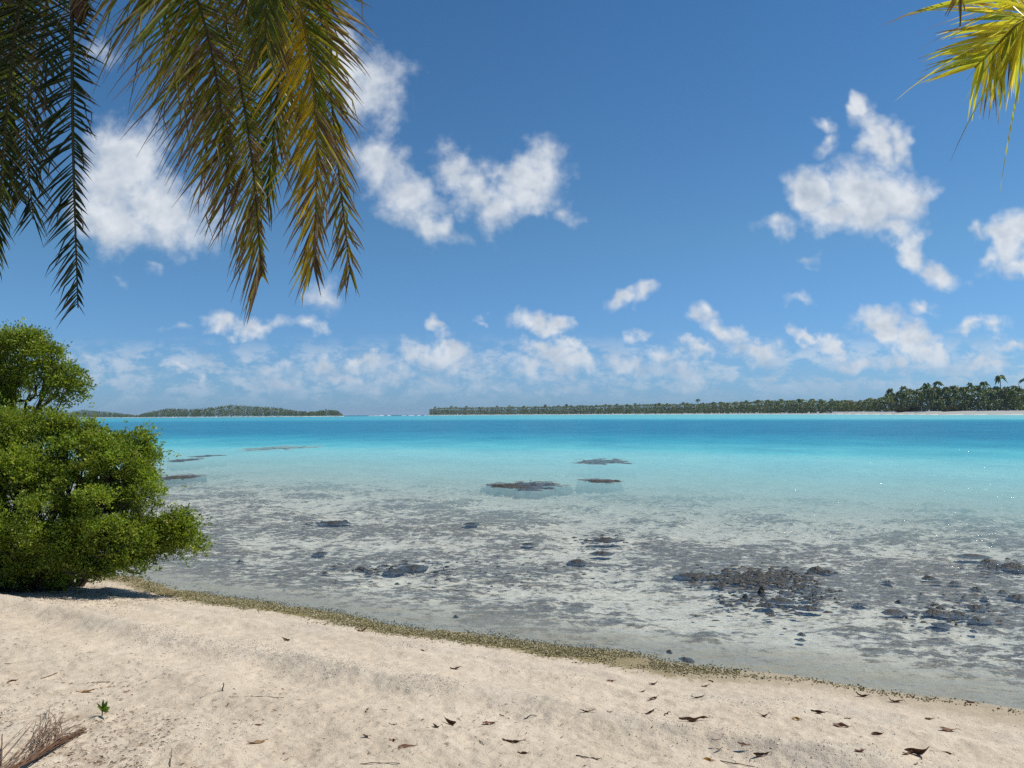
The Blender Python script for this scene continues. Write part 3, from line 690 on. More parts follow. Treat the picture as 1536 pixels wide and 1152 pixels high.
# ------------------------------------------------------------------ coconut palms overhead
def frond_geo(ctrl, nleaf, Lmax, w, seed, cols, tipcol, side_bias=(1, 1), start=.12, grav=1.0, up=None, spread=(1.15, .42), ragged=.12, rach_r=.018, rach_col=(.16, .14, .05), side_col=None, tip_amt=.45, kinks=.20, lift=.35):
    """one palm frond: rachis through the control points with folded, drooping leaflets down both sides"""
    r = np.random.default_rng(seed); g = Geo()
    pts = bez(ctrl, 60)
    V, Q = tube(pts, np.linspace(rach_r, rach_r * .22, 60), 6); g.add(V, Q, None, rach_col)
    tan = norm(np.gradient(pts, axis=0))
    upv = np.array([0, 0, 1.0]) if up is None else np.asarray(up, float)
    nseg = 8
    for sgn in (-1, 1):
        for i in range(int(nleaf * 1.6)):
            if r.random() < ragged: continue
            t = start + (1 - start) * (i + r.uniform(-.3, .3)) / (nleaf * 1.6); t = min(max(t, 0), .999)
            k = t * 59; k0 = int(k); f = k - k0; k1 = min(k0 + 1, 59)
            p = pts[k0] * (1 - f) + pts[k1] * f; T_ = norm(tan[k0] * (1 - f) + tan[k1] * f)
            N = norm(upv - T_ * upv.dot(T_)); S = np.cross(T_, N) * sgn
            prof = (.45 + .55 * math.sin(min(1, (t - start) / (1 - start) * 1.7 + .25) * math.pi / 2)) * (1 - .62 * max(0, (t - .45) / .55) ** 1.3)
            L = Lmax * prof * r.uniform(.62, 1.12) * side_bias[0 if sgn < 0 else 1]
            a = spread[0] * (1 - t) + spread[1] * t + r.normal() * .09
            d = norm(S * math.sin(a) + T_ * math.cos(a) + N * r.uniform(.0, .35) + r.normal(size=3) * .06)
            wd_ = w * .58 * r.uniform(.75, 1.15) * (.7 + .3 * prof)
            q = p.copy(); rows = []; sag = grav * r.uniform(.7, 1.3)
            kink = r.integers(3, 7) if r.random() < kinks else 99
            nn = norm(np.cross(d, np.cross(N, d) + 1e-6) + r.normal(size=3) * .25)
            for j in range(nseg + 1):
                s = j / nseg
                if j == kink: d = norm(d * .4 + np.array([r.normal() * .3, r.normal() * .3, -1]))
                bn_ = norm(np.cross(d, nn)); nn = np.cross(bn_, d)
                ww = wd_ * (.55 + 1.5 * s - 0) if s < .3 else wd_ * (1 - ((s - .3) / .7) ** 1.6)
                ww = max(ww, .0012)
                rows.append((q + bn_ * ww * .5 + nn * ww * .16, q - nn * ww * .06, q - bn_ * ww * .5 + nn * ww * .16))
                d = norm(d + np.array([0, 0, -1.0]) * sag * .20 * (L / .6) * (.08 + 1.7 * s ** 1.6)); q = q + d * L / nseg
            V = np.array(rows).reshape(-1, 3)
            Q = []
            for j in range(nseg): Q += [(3 * j, 3 * j + 1, 3 * j + 4, 3 * j + 3), (3 * j + 1, 3 * j + 2, 3 * j + 5, 3 * j + 4)]
            pal = side_col if (side_col is not None and sgn > 0) else cols
            pal = pal(t) if callable(pal) else pal
            c0 = np.array(pal[r.integers(len(pal))]) * r.uniform(1.0, 1.55)
            br = max(0.0, r.normal(tip_amt, .2))
            sv = np.repeat(np.linspace(0, 1, nseg + 1), 3)[:, None]
            mixv = sst(1 - br, 1 - br + .25, sv)
            g.add(V, Q, None, c0 * (1 - mixv) + np.array(tipcol) * r.uniform(.6, 1.2) * mixv)
    return g
GREEN = [(.12, .15, .024), (.14, .165, .028), (.095, .12, .022), (.17, .175, .028)]
SHADED_GREEN = [(.022, .032, .010), (.030, .040, .012), (.018, .026, .009)]  # frond greens darkened so the colour carries the crown's shade
OLIVE = [(.21, .20, .03), (.26, .22, .032), (.16, .165, .028), (.20, .15, .055)]
YELLOW = [(.48, .35, .02), (.56, .38, .025), (.42, .33, .025), (.34, .28, .03)]
BROWN = [(.16, .10, .065), (.20, .14, .10), (.12, .075, .05), (.26, .20, .15)]
BTIP = (.15, .095, .06)

def ringed_trunk(pts, r0, r1, parent, off):
    n = 70; p = bez(pts, n); rr = np.linspace(r0, r1, n) * (1 + .05 * (np.arange(n) % 3 == 0)); rr[:6] *= np.linspace(1.5, 1.02, 6)
    g = Geo(); V, Q = tube(p, rr, 14); g.add(V, Q, None, (.22, .195, .165)); return g.build('trunk', MAT_BARK, parent, off)

def gz1(x, y): return float(ground_z(np.array([x]), np.array([y]))[0])
# --- left palm: leans out over the beach, its crown just above the frame
LB = np.array([-3.55, 2.7, 0]); LB[2] = gz1(LB[0], LB[1]) - .1
LC = np.array([-2.85, 4.75, 5.75])
lp = empty('coconut_palm', LB, 'near coconut palm whose old fronds hang into the top left corner', 'palm tree')
ringed_trunk([LB, LB + [.02, .35, 1.5], LB + [.2, 1.0, 3.2], LC + [-.12, -.3, -.5], LC], .17, .11, lp, LB)
def P5(px, py, d): return at(px, py, d)
def add_frond(root, off, ctrl, label=None, **k):
    g = frond_geo(ctrl, **k); o = g.build('frond', MAT_FROND, root, off)
    if label: o['label'] = label
    return o
# vertical frond on the left
add_frond(lp, LB, [LC + [.05, -.05, .1], P5(106, -90, 4.75), P5(108, 60, 4.7), P5(110, 235, 4.7), P5(117, 462, 4.75)], 'shade-darkened green frond hanging straight down left of the gap of sky',
          nleaf=92, Lmax=.52, w=.026, seed=1, cols=SHADED_GREEN, tipcol=(.12, .085, .065), side_bias=(.46, .95), start=.2, grav=.55, up=(.05, -1, .15), spread=(1.45, .6), tip_amt=.4, rach_col=(.12, .11, .035))
add_frond(lp, LB, [LC + [0, -.1, .1], P5(40, -70, 4.9), P5(22, 60, 4.85), P5(6, 220, 4.8), P5(-6, 395, 4.85)], 'shade-darkened frond hanging along the left frame edge',
          nleaf=85, Lmax=.5, w=.026, seed=2, cols=SHADED_GREEN + GREEN[:1], tipcol=BTIP, side_bias=(.7, .8), start=.2, grav=.5, up=(.1, -1, .1), spread=(1.4, .55), tip_amt=.35)
for i, c in enumerate(([LC, P5(60, -120, 5.2), P5(70, 20, 5.3), P5(40, 180, 5.35), P5(50, 330, 5.4)], [LC, P5(-10, -160, 5.3), P5(-40, 0, 5.4), P5(-20, 160, 5.4), P5(30, 300, 5.45)], [LC, P5(90, -200, 5.4), P5(20, -70, 5.7), P5(0, 60, 5.8), P5(10, 230, 5.8)], [LC, P5(-60, -120, 4.7), P5(-90, 60, 4.6), P5(-70, 230, 4.6), P5(-60, 400, 4.7)])):
    add_frond(lp, LB, c, None, nleaf=72, Lmax=.55, w=.028, seed=10 + i, cols=SHADED_GREEN, tipcol=(.10, .07, .05), start=.15, grav=.5, up=(.1, -1, .1), spread=(1.4, .5), tip_amt=.3)
# the big brown-tipped frond in the middle: arches out of the top and hangs down
add_frond(lp, LB, [LC + [.1, 0, .1], P5(200, -215, 4.9), P5(300, -80, 4.95), P5(352, 90, 4.95), P5(378, 240, 4.9), P5(393, 415, 4.85)], 'long frond with withered brown leaflet tips hanging in the middle of the cluster',
          nleaf=150, Lmax=.92, w=.028, seed=3, cols=lambda t: GREEN + OLIVE if t < .75 else OLIVE + BROWN[:2], tipcol=(.20, .13, .085), side_bias=(.26, 1.0), start=.12, grav=.28, up=(.2, -1, .2), spread=(1.55, .32), tip_amt=.42, ragged=.05)
add_frond(lp, LB, [LC + [.1, 0, .12], P5(150, -225, 4.8), P5(235, -120, 4.85), P5(292, -10, 4.85), P5(325, 120, 4.85), P5(345, 290, 4.85)], 'frond fanning its withered leaflets out to the left of the cluster',
          nleaf=125, Lmax=1.02, w=.028, seed=9, cols=lambda t: GREEN + OLIVE if t < .7 else OLIVE + BROWN[:2], tipcol=(.24, .165, .11), side_bias=(.35, 1.0), start=.12, grav=.26, up=(.2, -1, .25), spread=(1.6, .4), tip_amt=.38, ragged=.05)
# yellowing frond
add_frond(lp, LB, [LC + [.15, -.05, .1], P5(260, -260, 4.7), P5(400, -130, 4.65), P5(455, 30, 4.65), P5(475, 205, 4.65), P5(470, 400, 4.7)], 'frond with bright yellow leaflets along its left side',
          nleaf=135, Lmax=.80, w=.030, seed=5, side_col=lambda t: GREEN if t < .52 else (YELLOW + OLIVE[:1] if t < .86 else YELLOW + BROWN), tipcol=(.19, .12, .06), cols=lambda t: GREEN + OLIVE[:2] if t < .75 else OLIVE + BROWN, side_bias=(.62, .9), start=.12, grav=.3, up=(.1, -1, .15), spread=(1.35, .26), tip_amt=.4, ragged=.06, rach_col=(.34, .27, .05))
# outer right frond, ragged and grey-brown at its end
add_frond(lp, LB, [LC + [.15, 0, .15], P5(290, -270, 4.9), P5(440, -120, 4.95), P5(486, 50, 4.95), P5(504, 220, 4.95), P5(526, 412, 4.9)], 'outermost right frond with ragged grey-brown end',
          nleaf=120, Lmax=.70, w=.027, seed=6, cols=lambda t: GREEN if t < .5 else OLIVE + BROWN, tipcol=(.24, .18, .14), side_bias=(.7, .8), start=.12, grav=.55, up=(-.2, -1, .2), spread=(1.25, .35), tip_amt=.55)
add_frond(lp, LB, [LC + [.12, .1, .2], P5(270, -300, 5.3), P5(400, -180, 5.4), P5(425, -20, 5.4), P5(418, 120, 5.35), P5(400, 300, 5.3)], 'dark green frond hanging between the withered and the yellow one',
          nleaf=120, Lmax=.90, w=.031, seed=7, cols=GREEN, tipcol=BTIP, side_bias=(.8, .95), start=.12, grav=.35, up=(0, -1, .1), spread=(1.35, .3), tip_amt=.4)
add_frond(lp, LB, [LC + [.1, -.1, .2], P5(200, -330, 4.5), P5(330, -240, 4.4), P5(395, -100, 4.4), P5(400, 60, 4.4)], None,
          nleaf=110, Lmax=.85, w=.032, seed=8, cols=GREEN, tipcol=BTIP, side_bias=(.9, 1), start=.15, grav=.35, up=(0, -1, .1), spread=(1.35, .35), tip_amt=.35)
# the rest of the crown above and behind the frame
for i, (az, el, L) in enumerate(((100, 50, 3.6), (150, 45, 3.8), (200, 35, 3.9), (240, 40, 3.8), (265, 45, 3.4), (180, 70, 3.2), (125, 20, 3.8), (215, 10, 3.6), (240, 15, 3.4))):
    a = math.radians(az); e = math.radians(el); h = np.array([math.cos(a), math.sin(a), 0])
    c = [LC, LC + h * L * .35 * math.cos(e) + [0, 0, L * .33 * math.sin(e)], LC + h * L * .7 * math.cos(e) + [0, 0, L * (.5 * math.sin(e) - .02)], LC + h * L * .98 * math.cos(e) + [0, 0, L * (.42 * math.sin(e) - .22)]]
    add_frond(lp, LB, c, None, nleaf=70, Lmax=.75, w=.034, seed=60 + i, cols=GREEN, tipcol=BTIP, start=.18, grav=.7, spread=(1.1, .5), tip_amt=.1)
# a dark spathe hanging beside the left frond
sp = bez([P5(128, -120, 4.75), P5(124, -30, 4.72), P5(121, 10, 4.7), P5(117, 40, 4.7)], 16)
g = Geo(); V, Q = tube(sp, np.interp(np.linspace(0, 1, 16), [0, .3, .75, 1], [.015, .035, .045, .004]), 8); g.add(V, Q, None, (.06, .035, .025)); g.build('spathe', MAT_BARK, lp, LB)
g = Geo()
for c in (LC + [.1, -.25, -.1], LC + [-.15, -.25, -.05], LC + [.2, -.02, -.05]):
    u_, v_ = np.meshgrid(np.linspace(0, 2 * math.pi, 13)[:-1], np.linspace(.05, math.pi - .05, 9), indexing='ij')
    V = np.stack([np.cos(u_) * np.sin(v_) * .1, np.sin(u_) * np.sin(v_) * .1, np.cos(v_) * .13], -1).reshape(-1, 3) + c
    Q = [(i * 9 + j, ((i + 1) % 12) * 9 + j, ((i + 1) % 12) * 9 + j + 1, i * 9 + j + 1) for i in range(12) for j in range(8)]
    g.add(V, Q, None, (.10, .11, .03))
g.build('coconuts', MAT_BARK, lp, LB)

# --- right palm: stands beside and behind the camera; one frond reaches into the top right corner
RB = np.array([4.6, -1.2, 0]); RB[2] = gz1(RB[0], RB[1]) - .1
RC = np.array([3.9, -.2, 5.3])
rp = empty('coconut_palm', RB, 'palm whose single yellow-green frond tip reaches into the top right corner', 'palm tree')
ringed_trunk([RB, RB + [-.05, .1, 1.6], RB + [-.3, .5, 3.4], RC], .17, .11, rp, RB)
YG = [(.42, .40, .06), (.35, .37, .055), (.46, .39, .07), (.27, .31, .05)]
def Pd(px, py, d): return at(px, py, d)
add_frond(rp, RB, [RC, RC + [-.35, .9, .45], Pd(1660, -90, 2.3), Pd(1585, -30, 2.7), Pd(1528, 34, 2.95), Pd(1462, 102, 3.05)], 'yellow-green frond tip with browned leaflet ends',
          nleaf=74, Lmax=.52, w=.028, seed=35, cols=YG, tipcol=(.16, .09, .035), side_bias=(1, .95), start=.15, grav=.40, up=(-.2, -.95, .2), spread=(1.2, .68), tip_amt=.18, ragged=.06, kinks=.0, lift=.12, rach_r=.014, rach_col=(.26, .25, .06))
add_frond(rp, RB, [RC + [-.05, 0, .1], RC + [-.7, .8, .7], Pd(1640, -190, 2.0), Pd(1500, -110, 2.3), Pd(1448, -40, 2.45), Pd(1440, 40, 2.5)], 'dark ragged frond end hanging in front of the yellow-green one',
          nleaf=18, Lmax=.20, w=.018, seed=32, cols=OLIVE + BROWN, tipcol=(.10, .06, .03), start=.2, grav=1.0, up=(-.3, -.5, .8), spread=(1.0, .3), tip_amt=.6, ragged=.55, rach_r=.011)
for i, (az, el, L) in enumerate(((300, 40, 3.4), (340, 45, 3.6), (20, 45, 3.6), (60, 60, 2.8), (260, 40, 3.4), (220, 45, 3.2), (180, 60, 2.9), (320, 10, 3.2), (0, 12, 3.4), (280, 8, 3.0), (90, 78, 2.6), (240, 72, 2.8))):
    a = math.radians(az); e = math.radians(el); h = np.array([math.cos(a), math.sin(a), 0])
    c = [RC, RC + h * L * .35 * math.cos(e) + [0, 0, L * .33 * math.sin(e)], RC + h * L * .7 * math.cos(e) + [0, 0, L * (.5 * math.sin(e) - .02)], RC + h * L * .98 * math.cos(e) + [0, 0, L * (.42 * math.sin(e) - .22)]]
    add_frond(rp, RB, c, None, nleaf=56, Lmax=.7, w=.034, seed=90 + i, cols=GREEN + OLIVE, tipcol=BTIP, start=.18, grav=.7, spread=(1.1, .5), tip_amt=.1)

# ------------------------------------------------------------------ coral patches and rocks of the reef flat
def rock_mesh(name, sx, sy, sz, seed, n=18, rough=.5, parent=None):
    """low craggy rock, its skirt below the water"""
    r = np.random.default_rng(seed)
    th = np.linspace(0, 2 * math.pi, n * 2, endpoint=False); ph = np.linspace(0, 1, n)
    A_, R_ = np.meshgrid(th, ph, indexing='ij')
    ox, oy = r.uniform(0, 100, 2)
    edge = .75 + .55 * fbm(np.cos(th) * 1.3 + ox, np.sin(th) * 1.3 + oy, .6, 4, seed % 997, .6)[:, None]
    x = np.cos(A_) * R_ * edge; y = np.sin(A_) * R_ * edge
    hgt_ = (1 - R_ ** 2.2) * (.25 + 1.1 * fbm(x + ox, y + oy, .42, 5, 3 + seed % 991, .66) ** 1.3) - .35 * R_ ** 3
    x = x + .06 * (fbm(x + ox, y, .12, 2, 5) - .5); V = np.stack([x * sx, y * sy, hgt_ * sz], -1).reshape(-1, 3)
    k = n; Q = [(i * k + j, ((i + 1) % (2 * n)) * k + j, ((i + 1) % (2 * n)) * k + j + 1, i * k + j + 1) for i in range(2 * n) for j in range(k - 1)]
    dk = .6 + .8 * fbm(x + ox, y + oy, .3, 4, 9).reshape(-1, 1)
    return V, Q, np.array((.042, .040, .032)) * dk
def place_rock(px, py, w, h, label, group=None, name='reef_rock', tilt=0.0, depthw=None):
    """w half width in photo pixels, h height in photo pixels above the water"""
    p = on_plane(px, py); D = p[1]; sx = w / F * D; sz = h / F * D * 1.0; sy = depthw if depthw else max(sx * .7, .05)
    V, Q, col = rock_mesh(name, sx, sy, sz, int(px * 7 + py * 13), 16 if w > 8 else 10)
    g = Geo(); g.add(V, Q, None, col); o = g.build(name, MAT_ROCK, None, smooth=False)
    o.location = (p[0], p[1], -.012); o.rotation_euler = (0, 0, math.radians(tilt)); return tag(o, label, 'rock', group)
place_rock(1142, 888, 6, 10, 'tallest black rock standing out of the rubble in the right shallows')
place_rock(1118, 895, 5.5, 7, 'black knob of rock just left of and below the tallest one')
place_rock(1042, 863, 34, 4.5, 'long flat brown slab at the left end of the rubble patch', depthw=.16)
place_rock(1063, 866, 10, 3.5, 'dark wedge touching the right end of the flat brown slab')
place_rock(1224, 854, 14, 6.5, 'jagged dark rock at the upper right of the rubble patch', depthw=.12)
place_rock(1240, 857, 10, 4.5, 'lower jagged rock abutting the upper right one of the rubble patch', depthw=.10)
place_rock(1172, 900, 24, 4, 'long low ridge slanting down from the tallest black rock', tilt=-18, depthw=.10)
place_rock(1212, 911, 20, 4.5, 'dark ridge continuing the slanting one toward the right', tilt=-18, depthw=.09)
place_rock(1152, 906, 12, 4, 'rounded flat rock under the long slanting ridge', depthw=.12)
place_rock(1084, 903, 5, 3.5, 'small dark rock alone below the left part of the rubble patch')
place_rock(1203, 882, 8, 3.5, 'small brown rock between the rubble and the slanting ridge', depthw=.06)
place_rock(908, 809, 22, 3.5, 'thin dark ledge in mid water left of the yellow-green shallows', depthw=.2)
place_rock(880, 810, 6, 2.6, 'tiny rock left of the thin dark ledge in mid water')
place_rock(903, 829, 18, 3, 'low dark hump below the thin ledge in mid water', depthw=.18)
place_rock(866, 842, 14, 4, 'round grey hump nearest the shore in the middle shallows', depthw=.2)
place_rock(793, 815, 10, 2.5, 'short black streak of rock left of the middle humps', depthw=.12)
place_rock(502, 783, 22, 2.6, 'black streak of rock standing alone in the left shallows', depthw=.3)
place_rock(707, 785, 12, 2.0, 'faint low rock in the middle of the left shallows', depthw=.25)
place_rock(360, 841, 5, 3, 'tiny tan-topped rock right of the bush tip')
place_rock(590, 856, 16, 2.6, 'grey mottled hump off the left shore', depthw=.2)
place_rock(620, 850, 22, 2.8, 'wider dark hump just right of the grey mottled one', depthw=.25)
place_rock(480, 829, 10, 2.2, 'flat dark rock off the left shore above the mottled humps', depthw=.2)
place_rock(1484, 842, 16, 5, 'craggy rock in the upper row near the right frame edge', depthw=.14)
place_rock(1523, 849, 22, 7.5, 'largest craggy rock cut by the right frame edge', depthw=.2)
place_rock(1460, 833, 26, 2.8, 'flat dark ledge above the craggy rocks near the right frame edge', depthw=.22)
place_rock(1393, 866, 10, 5, 'pointed thin rock in the right shallows below the flat ledge', tilt=-15, depthw=.07)
place_rock(1405, 872, 9, 2.5, 'low tail of rock trailing right from the pointed thin one', depthw=.05)
place_rock(1432, 873, 9, 3, 'oval rock right of the pointed thin rock and its tail')
place_rock(1464, 882, 9, 3.5, 'isolated rounded rock right of and below the oval one')
place_rock(1477, 896, 6, 3.5, 'small pointed rock under the isolated rounded one')
place_rock(1503, 887, 7, 4, 'small brown rock near the right frame edge below the craggy row')
place_rock(1526, 895, 14, 5.5, 'brown rock at the right frame edge below the craggy row', depthw=.12)
place_rock(1464, 910, 12, 5, 'domed brown rock above the pair of split slabs at right', depthw=.12)
place_rock(1340, 917, 18, 4.5, 'jagged dark slab left of the split slabs in the right shallows', depthw=.10)
place_rock(1348, 902, 6, 4, 'thin spike of rock above the jagged dark slab', tilt=-35, depthw=.04)
place_rock(1373, 917, 6, 3, 'small dark block between the jagged slab and the split slabs')
place_rock(1400, 918, 16, 6, 'left and higher of the split slabs in the right shallows', depthw=.09)
place_rock(1422, 921, 12, 3, 'thin dark sliver between the split slabs', depthw=.05)
place_rock(1440, 921, 14, 4, 'middle flat slab right of the dark sliver', depthw=.10)
place_rock(1470, 929, 15, 4, 'grey slab lowest of the split slabs at right', depthw=.10)
place_rock(1412, 935, 14, 3, 'faint grey slab below the higher split slab', depthw=.10)
place_rock(1332, 872, 9, 3, 'dark hump alone above the jagged slab', depthw=.08)
place_rock(1202, 950, 6, 3, 'small rock near the pale sand spit in the right shallows')
place_rock(1202, 958, 6, 2.5, 'twin small rock just below the one by the pale sand spit')
place_rock(1004, 976, 5, 4, 'black stone in the shallows hugging the water edge')
place_rock(1030, 990, 14, 3.2, 'pale sandy hummock breaking the surface at the water edge', depthw=.14)
bpy.data.objects[-1] if False else None
place_rock(1460, 945, 5, 3, 'last small rock before the sand below the split slabs')
place_rock(1290, 905, 10, 2.5, 'flat brown rock left of the spike', depthw=.07)
# flat coral patches just under the surface on the pale shelf
for (px, py, w, h), lab in zip(PATCHES, ('long dark coral patch in the turquoise left of centre', 'short dark coral streak beside the bush top', 'faint coral streak touching the bush outline', 'oval dark coral patch in the turquoise right of centre', 'broad dark coral patch below the oval one, centre', 'narrow coral patch between the broad and the oval ones', 'dark coral patch round the black streak of rock', 'thin far coral line at the left below the islet', 'thin coral line nearer than the other, left edge of the water', 'grey coral patch right against the bush at mid height')):
    p = on_plane(px, py); a = on_plane(px, py - h); b = on_plane(px, py + h); sx = w / F * p[1]; sy = abs(a[1] - b[1]) / 2
    g = Geo(); r4 = np.random.default_rng(int(px))
    for q in range(int(16 + w * .5)):
        cx, cy = r4.normal(0, .38, 2)
        V, Q, col = rock_mesh('x', sx * r4.uniform(.04, .16), sy * r4.uniform(.05, .14), r4.uniform(.016, .032), int(px * 31 + q), 8)
        g.add(V + [cx * sx, cy * sy, -.016], Q, None, col * .9)
    o = g.build('coral_patch', MAT_ROCK, None, smooth=False); o.location = (p[0], p[1], 0); tag(o, lab, 'coral')
# loose rubble of the reef flat: too many to count
g = Geo(); r5 = np.random.default_rng(9)
def rubble(n, cxp, cyp, wp, hp, s0, s1, zt):
    for q in range(n):
        px = cxp + r5.normal() * wp * .5; py = cyp + r5.normal() * hp * .5
        p = on_plane(px, py); s = r5.uniform(s0, s1)
        V, Q, col = rock_mesh('x', s * r5.uniform(.8, 2.6), s, s * r5.uniform(.3, .85), int(r5.integers(1 << 20)), 5)
        g.add(V + [p[0], p[1], zt - r5.uniform(0, .012)], Q, None, col * r5.uniform(.6, 1.3))
rubble(330, 1135, 866, 66, 13, .012, .038, .006); rubble(200, 1150, 888, 95, 32, .010, .03, .002)
rubble(110, 1215, 893, 50, 20, .010, .026, 0.002); rubble(110, 1430, 915, 90, 26, .010, .026, 0.002); rubble(60, 1510, 850, 40, 12, .014, .034, .002)
rubble(80, 600, 852, 110, 14, .012, .032, .0); rubble(60, 900, 812, 40, 10, .012, .034, 0)
rubble(90, 720, 860, 300, 34, .010, .024, -.003); rubble(40, 1080, 862, 60, 8, .02, .04, 0)
tag(g.build('reef_rubble', MAT_ROCK, smooth=False), 'scattered dark coral rubble breaking the surface of the shallows', 'rubble', None, 'stuff')
# ------------------------------------------------------------------ things lying on the sand
def leaf_variant(name, L, Wd, curl, bend, twist, seed):
    r = np.random.default_rng(seed); n, k = 9, 6
    s = np.linspace(0, 1, n); v = np.linspace(-1, 1, k)
    S_, V_ = np.meshgrid(s, v, indexing='ij')
    wid = Wd * np.sin(np.pi * np.clip(S_, .02, .98)) ** .75 * .5
    a = V_ * curl
    y = wid * np.sin(a) / max(curl, .1) ; z = wid * (1 - np.cos(a)) / max(curl, .1)
    x = (S_ - .5) * L
    z = z + bend * L * (S_ - .5) ** 2 * 2 + .26 * L * (fbm(S_ * 4 + seed, V_ * 2.2, 1, 3, seed, .6) - .5)
    tw = twist * (S_ - .5); y, z = y * np.cos(tw) - z * np.sin(tw), y * np.sin(tw) + z * np.cos(tw)
    P_ = np.stack([x, y, z], -1).reshape(-1, 3); P_[:, 2] -= P_[:, 2].min()
    Q = [(i * k + j, i * k + j + 1, (i + 1) * k + j + 1, (i + 1) * k + j) for i in range(n - 1) for j in range(k - 1)]
    g = Geo(); rib = np.abs(V_).reshape(-1, 1)
    g.add(P_, Q, None, np.array((1.0, 1.0, 1.0)) * (.8 + .4 * rib))
    stx = np.array([[L * .5, 0, P_[-1, 2]], [L * .62, .004, P_[-1, 2] + .004], [L * .75, .0, P_[-1, 2] * .6]]); Vt, Qt = tube(stx, [.0022, .0018, .0012], 4); g.add(Vt, Qt, None, (.8, .7, .6))
    return g
LEAF_KINDS = {   # colour, length:width, curl, bend, twist
    'strip': ((.085, .05, .034), .16, 1.6, .3, .6), 'dark': ((.085, .05, .034), .42, 1.6, .5, .5), 'brown': ((.17, .095, .055), .45, 1.3, .35, .3), 'tan': ((.26, .165, .085), .40, .9, .25, .3),
    'red': ((.17, .075, .045), .45, 1.1, .3, .2), 'amber': ((.36, .20, .045), .75, .8, .3, .2), 'upright': ((.11, .062, .038), .5, 1.7, .9, .8)}
def drop_leaf(px, py, wpx, kind, label, rz=None, tip=0.0, cat='leaf', group=None, name='fallen_leaf'):
    p = ground_hit(px, py); L = wpx / F * p[1] * .9
    col, asp, cu, be, tw = LEAF_KINDS[kind]; r = random.Random(int(px * 11 + py))
    g = leaf_variant(name, L, L * asp, cu * r.uniform(.8, 1.2), be * r.uniform(.6, 1.4), tw * r.choice((-1, 1)), int(px + py))
    g.C = [c * np.array(col) * r.uniform(.85, 1.2) for c in g.C]
    o = g.build(name, MAT_DRY, None); o.location = (p[0], p[1], p[2] - .002)
    o.rotation_euler = (tip, r.uniform(-.15, .15), math.radians(rz if rz is not None else r.uniform(-40, 40)))
    return tag(o, label, cat, group)
Lf = drop_leaf
Lf(15, 1023, 17, 'red', 'curled red-brown leaf standing on edge at the left frame edge', 70, 1.1)
Lf(11, 996, 9, 'red', 'small russet leaf just above the curled one at the left frame edge', 20)
Lf(128, 1038, 28, 'tan', 'flat tan leaf on the sand above the green seedling', 8)
Lf(384, 1114, 27, 'tan', 'spotted tan pointed leaf low on the sand left of centre', 14)
Lf(388, 1088, 13, 'brown', 'small brown leaf with a thin stalk above the spotted tan one', -10)
Lf(427, 1141, 10, 'red', 'small dark red leaf at the bottom edge right of the spotted tan one', 50, .5)
Lf(548, 1067, 12, 'upright', 'curled leaf standing upright left of the middle leaf group', 80, .9)
Lf(655, 1091, 16, 'dark', 'left leaf of the row of three dark leaves in the bottom middle', -30)
Lf(679, 1086, 24, 'upright', 'crumpled leaf in the middle of the row of three in the bottom middle', -20, .6)
Lf(733, 1086, 21, 'red', 'plump reddish leaf at the right end of the row of three in the bottom middle', 8, .3)
Lf(768, 1114, 34, 'strip', 'long narrow brown leaf below the plump reddish one', -14)
Lf(609, 1121, 27, 'brown', 'biggest brown leaf near the bottom edge left of centre', 8, .3)
Lf(589, 1111, 16, 'red', 'reddish leaf touching the upper left of the biggest brown one', -35)
Lf(549, 1105, 14, 'dark', 'small dark scrap left of the two touching brown leaves', -25)
Lf(588, 1087, 12, 'brown', 'small flat leaf above the two touching brown leaves', -5)
Lf(682, 1004, 18, 'dark', 'curved dark leaf on the upper ridge of the beach near centre', 18)
Lf(634, 976, 10, 'dark', 'small dark scrap below the weed line left of centre', -15)
Lf(542, 947, 14, 'brown', 'brown leaf caught at the lower edge of the weed line', -5)
Lf(546, 945, 10, 'dark', 'bent dark twig-like leaf beside the brown one at the weed line', 40)
Lf(430, 961, 16, 'upright', 'curled leaf alone on the bare upper left sand', -10, .5)
Lf(916, 1022, 13, 'red', 'wedge-shaped russet leaf below the weed line right of centre', -15, .4)
Lf(880, 1068, 22, 'strip', 'long dark curl left of the round dark leaf', -12)
Lf(914, 1068, 9, 'brown', 'small brown scrap right of the long dark curl', -30)
Lf(968, 1071, 30, 'strip', 'dark leaf with a long pointed tail near the bottom right of centre', -12)
Lf(963, 1038, 10, 'dark', 'small dark leaf in the middle of three below the weed line', 15)
Lf(979, 1027, 15, 'dark', 'upper leaf of the three small dark ones below the weed line', 20)
Lf(979, 1048, 15, 'brown', 'lower leaf of the three small dark ones, one end lifted', 10, .4)
Lf(998, 1072, 12, 'upright', 'round dark curled leaf left of the long twisted one', 30, .6)
Lf(1040, 1082, 46, 'strip', 'long twisted dark strip of leaf on the right half of the beach', -8)
Lf(1068, 1022, 10, 'upright', 'black curled leaf standing up near the water edge', -60, 1.0)
Lf(1057, 1030, 13, 'brown', 'brown leaf at the foot of the black upright one', 10)
Lf(1046, 1047, 24, 'strip', 'slanting dark leaf below the black upright one', 25)
Lf(1146, 1075, 17, 'dark', 'folded dark leaf left of the yellow-edged one', -28)
Lf(1194, 1079, 13, 'amber', 'small leaf with a yellow edge right of the folded dark one', -30, .3)
Lf(1228, 1070, 24, 'dark', 'forked dark leaf right of the yellow-edged one', -30, .2)
Lf(1262, 1090, 26, 'brown', 'frayed brown leaf right of and below the forked dark one', -20, .2)
Lf(1074, 1110, 10, 'brown', 'small brown scrap above the amber leaf', -20)
Lf(1115, 1117, 18, 'brown', 'frayed thin leaf between the amber and the yellow-edged ones', -18)
Lf(1061, 1141, 16, 'amber', 'amber-yellow leaf on edge at the bottom right of centre', -25, .5)
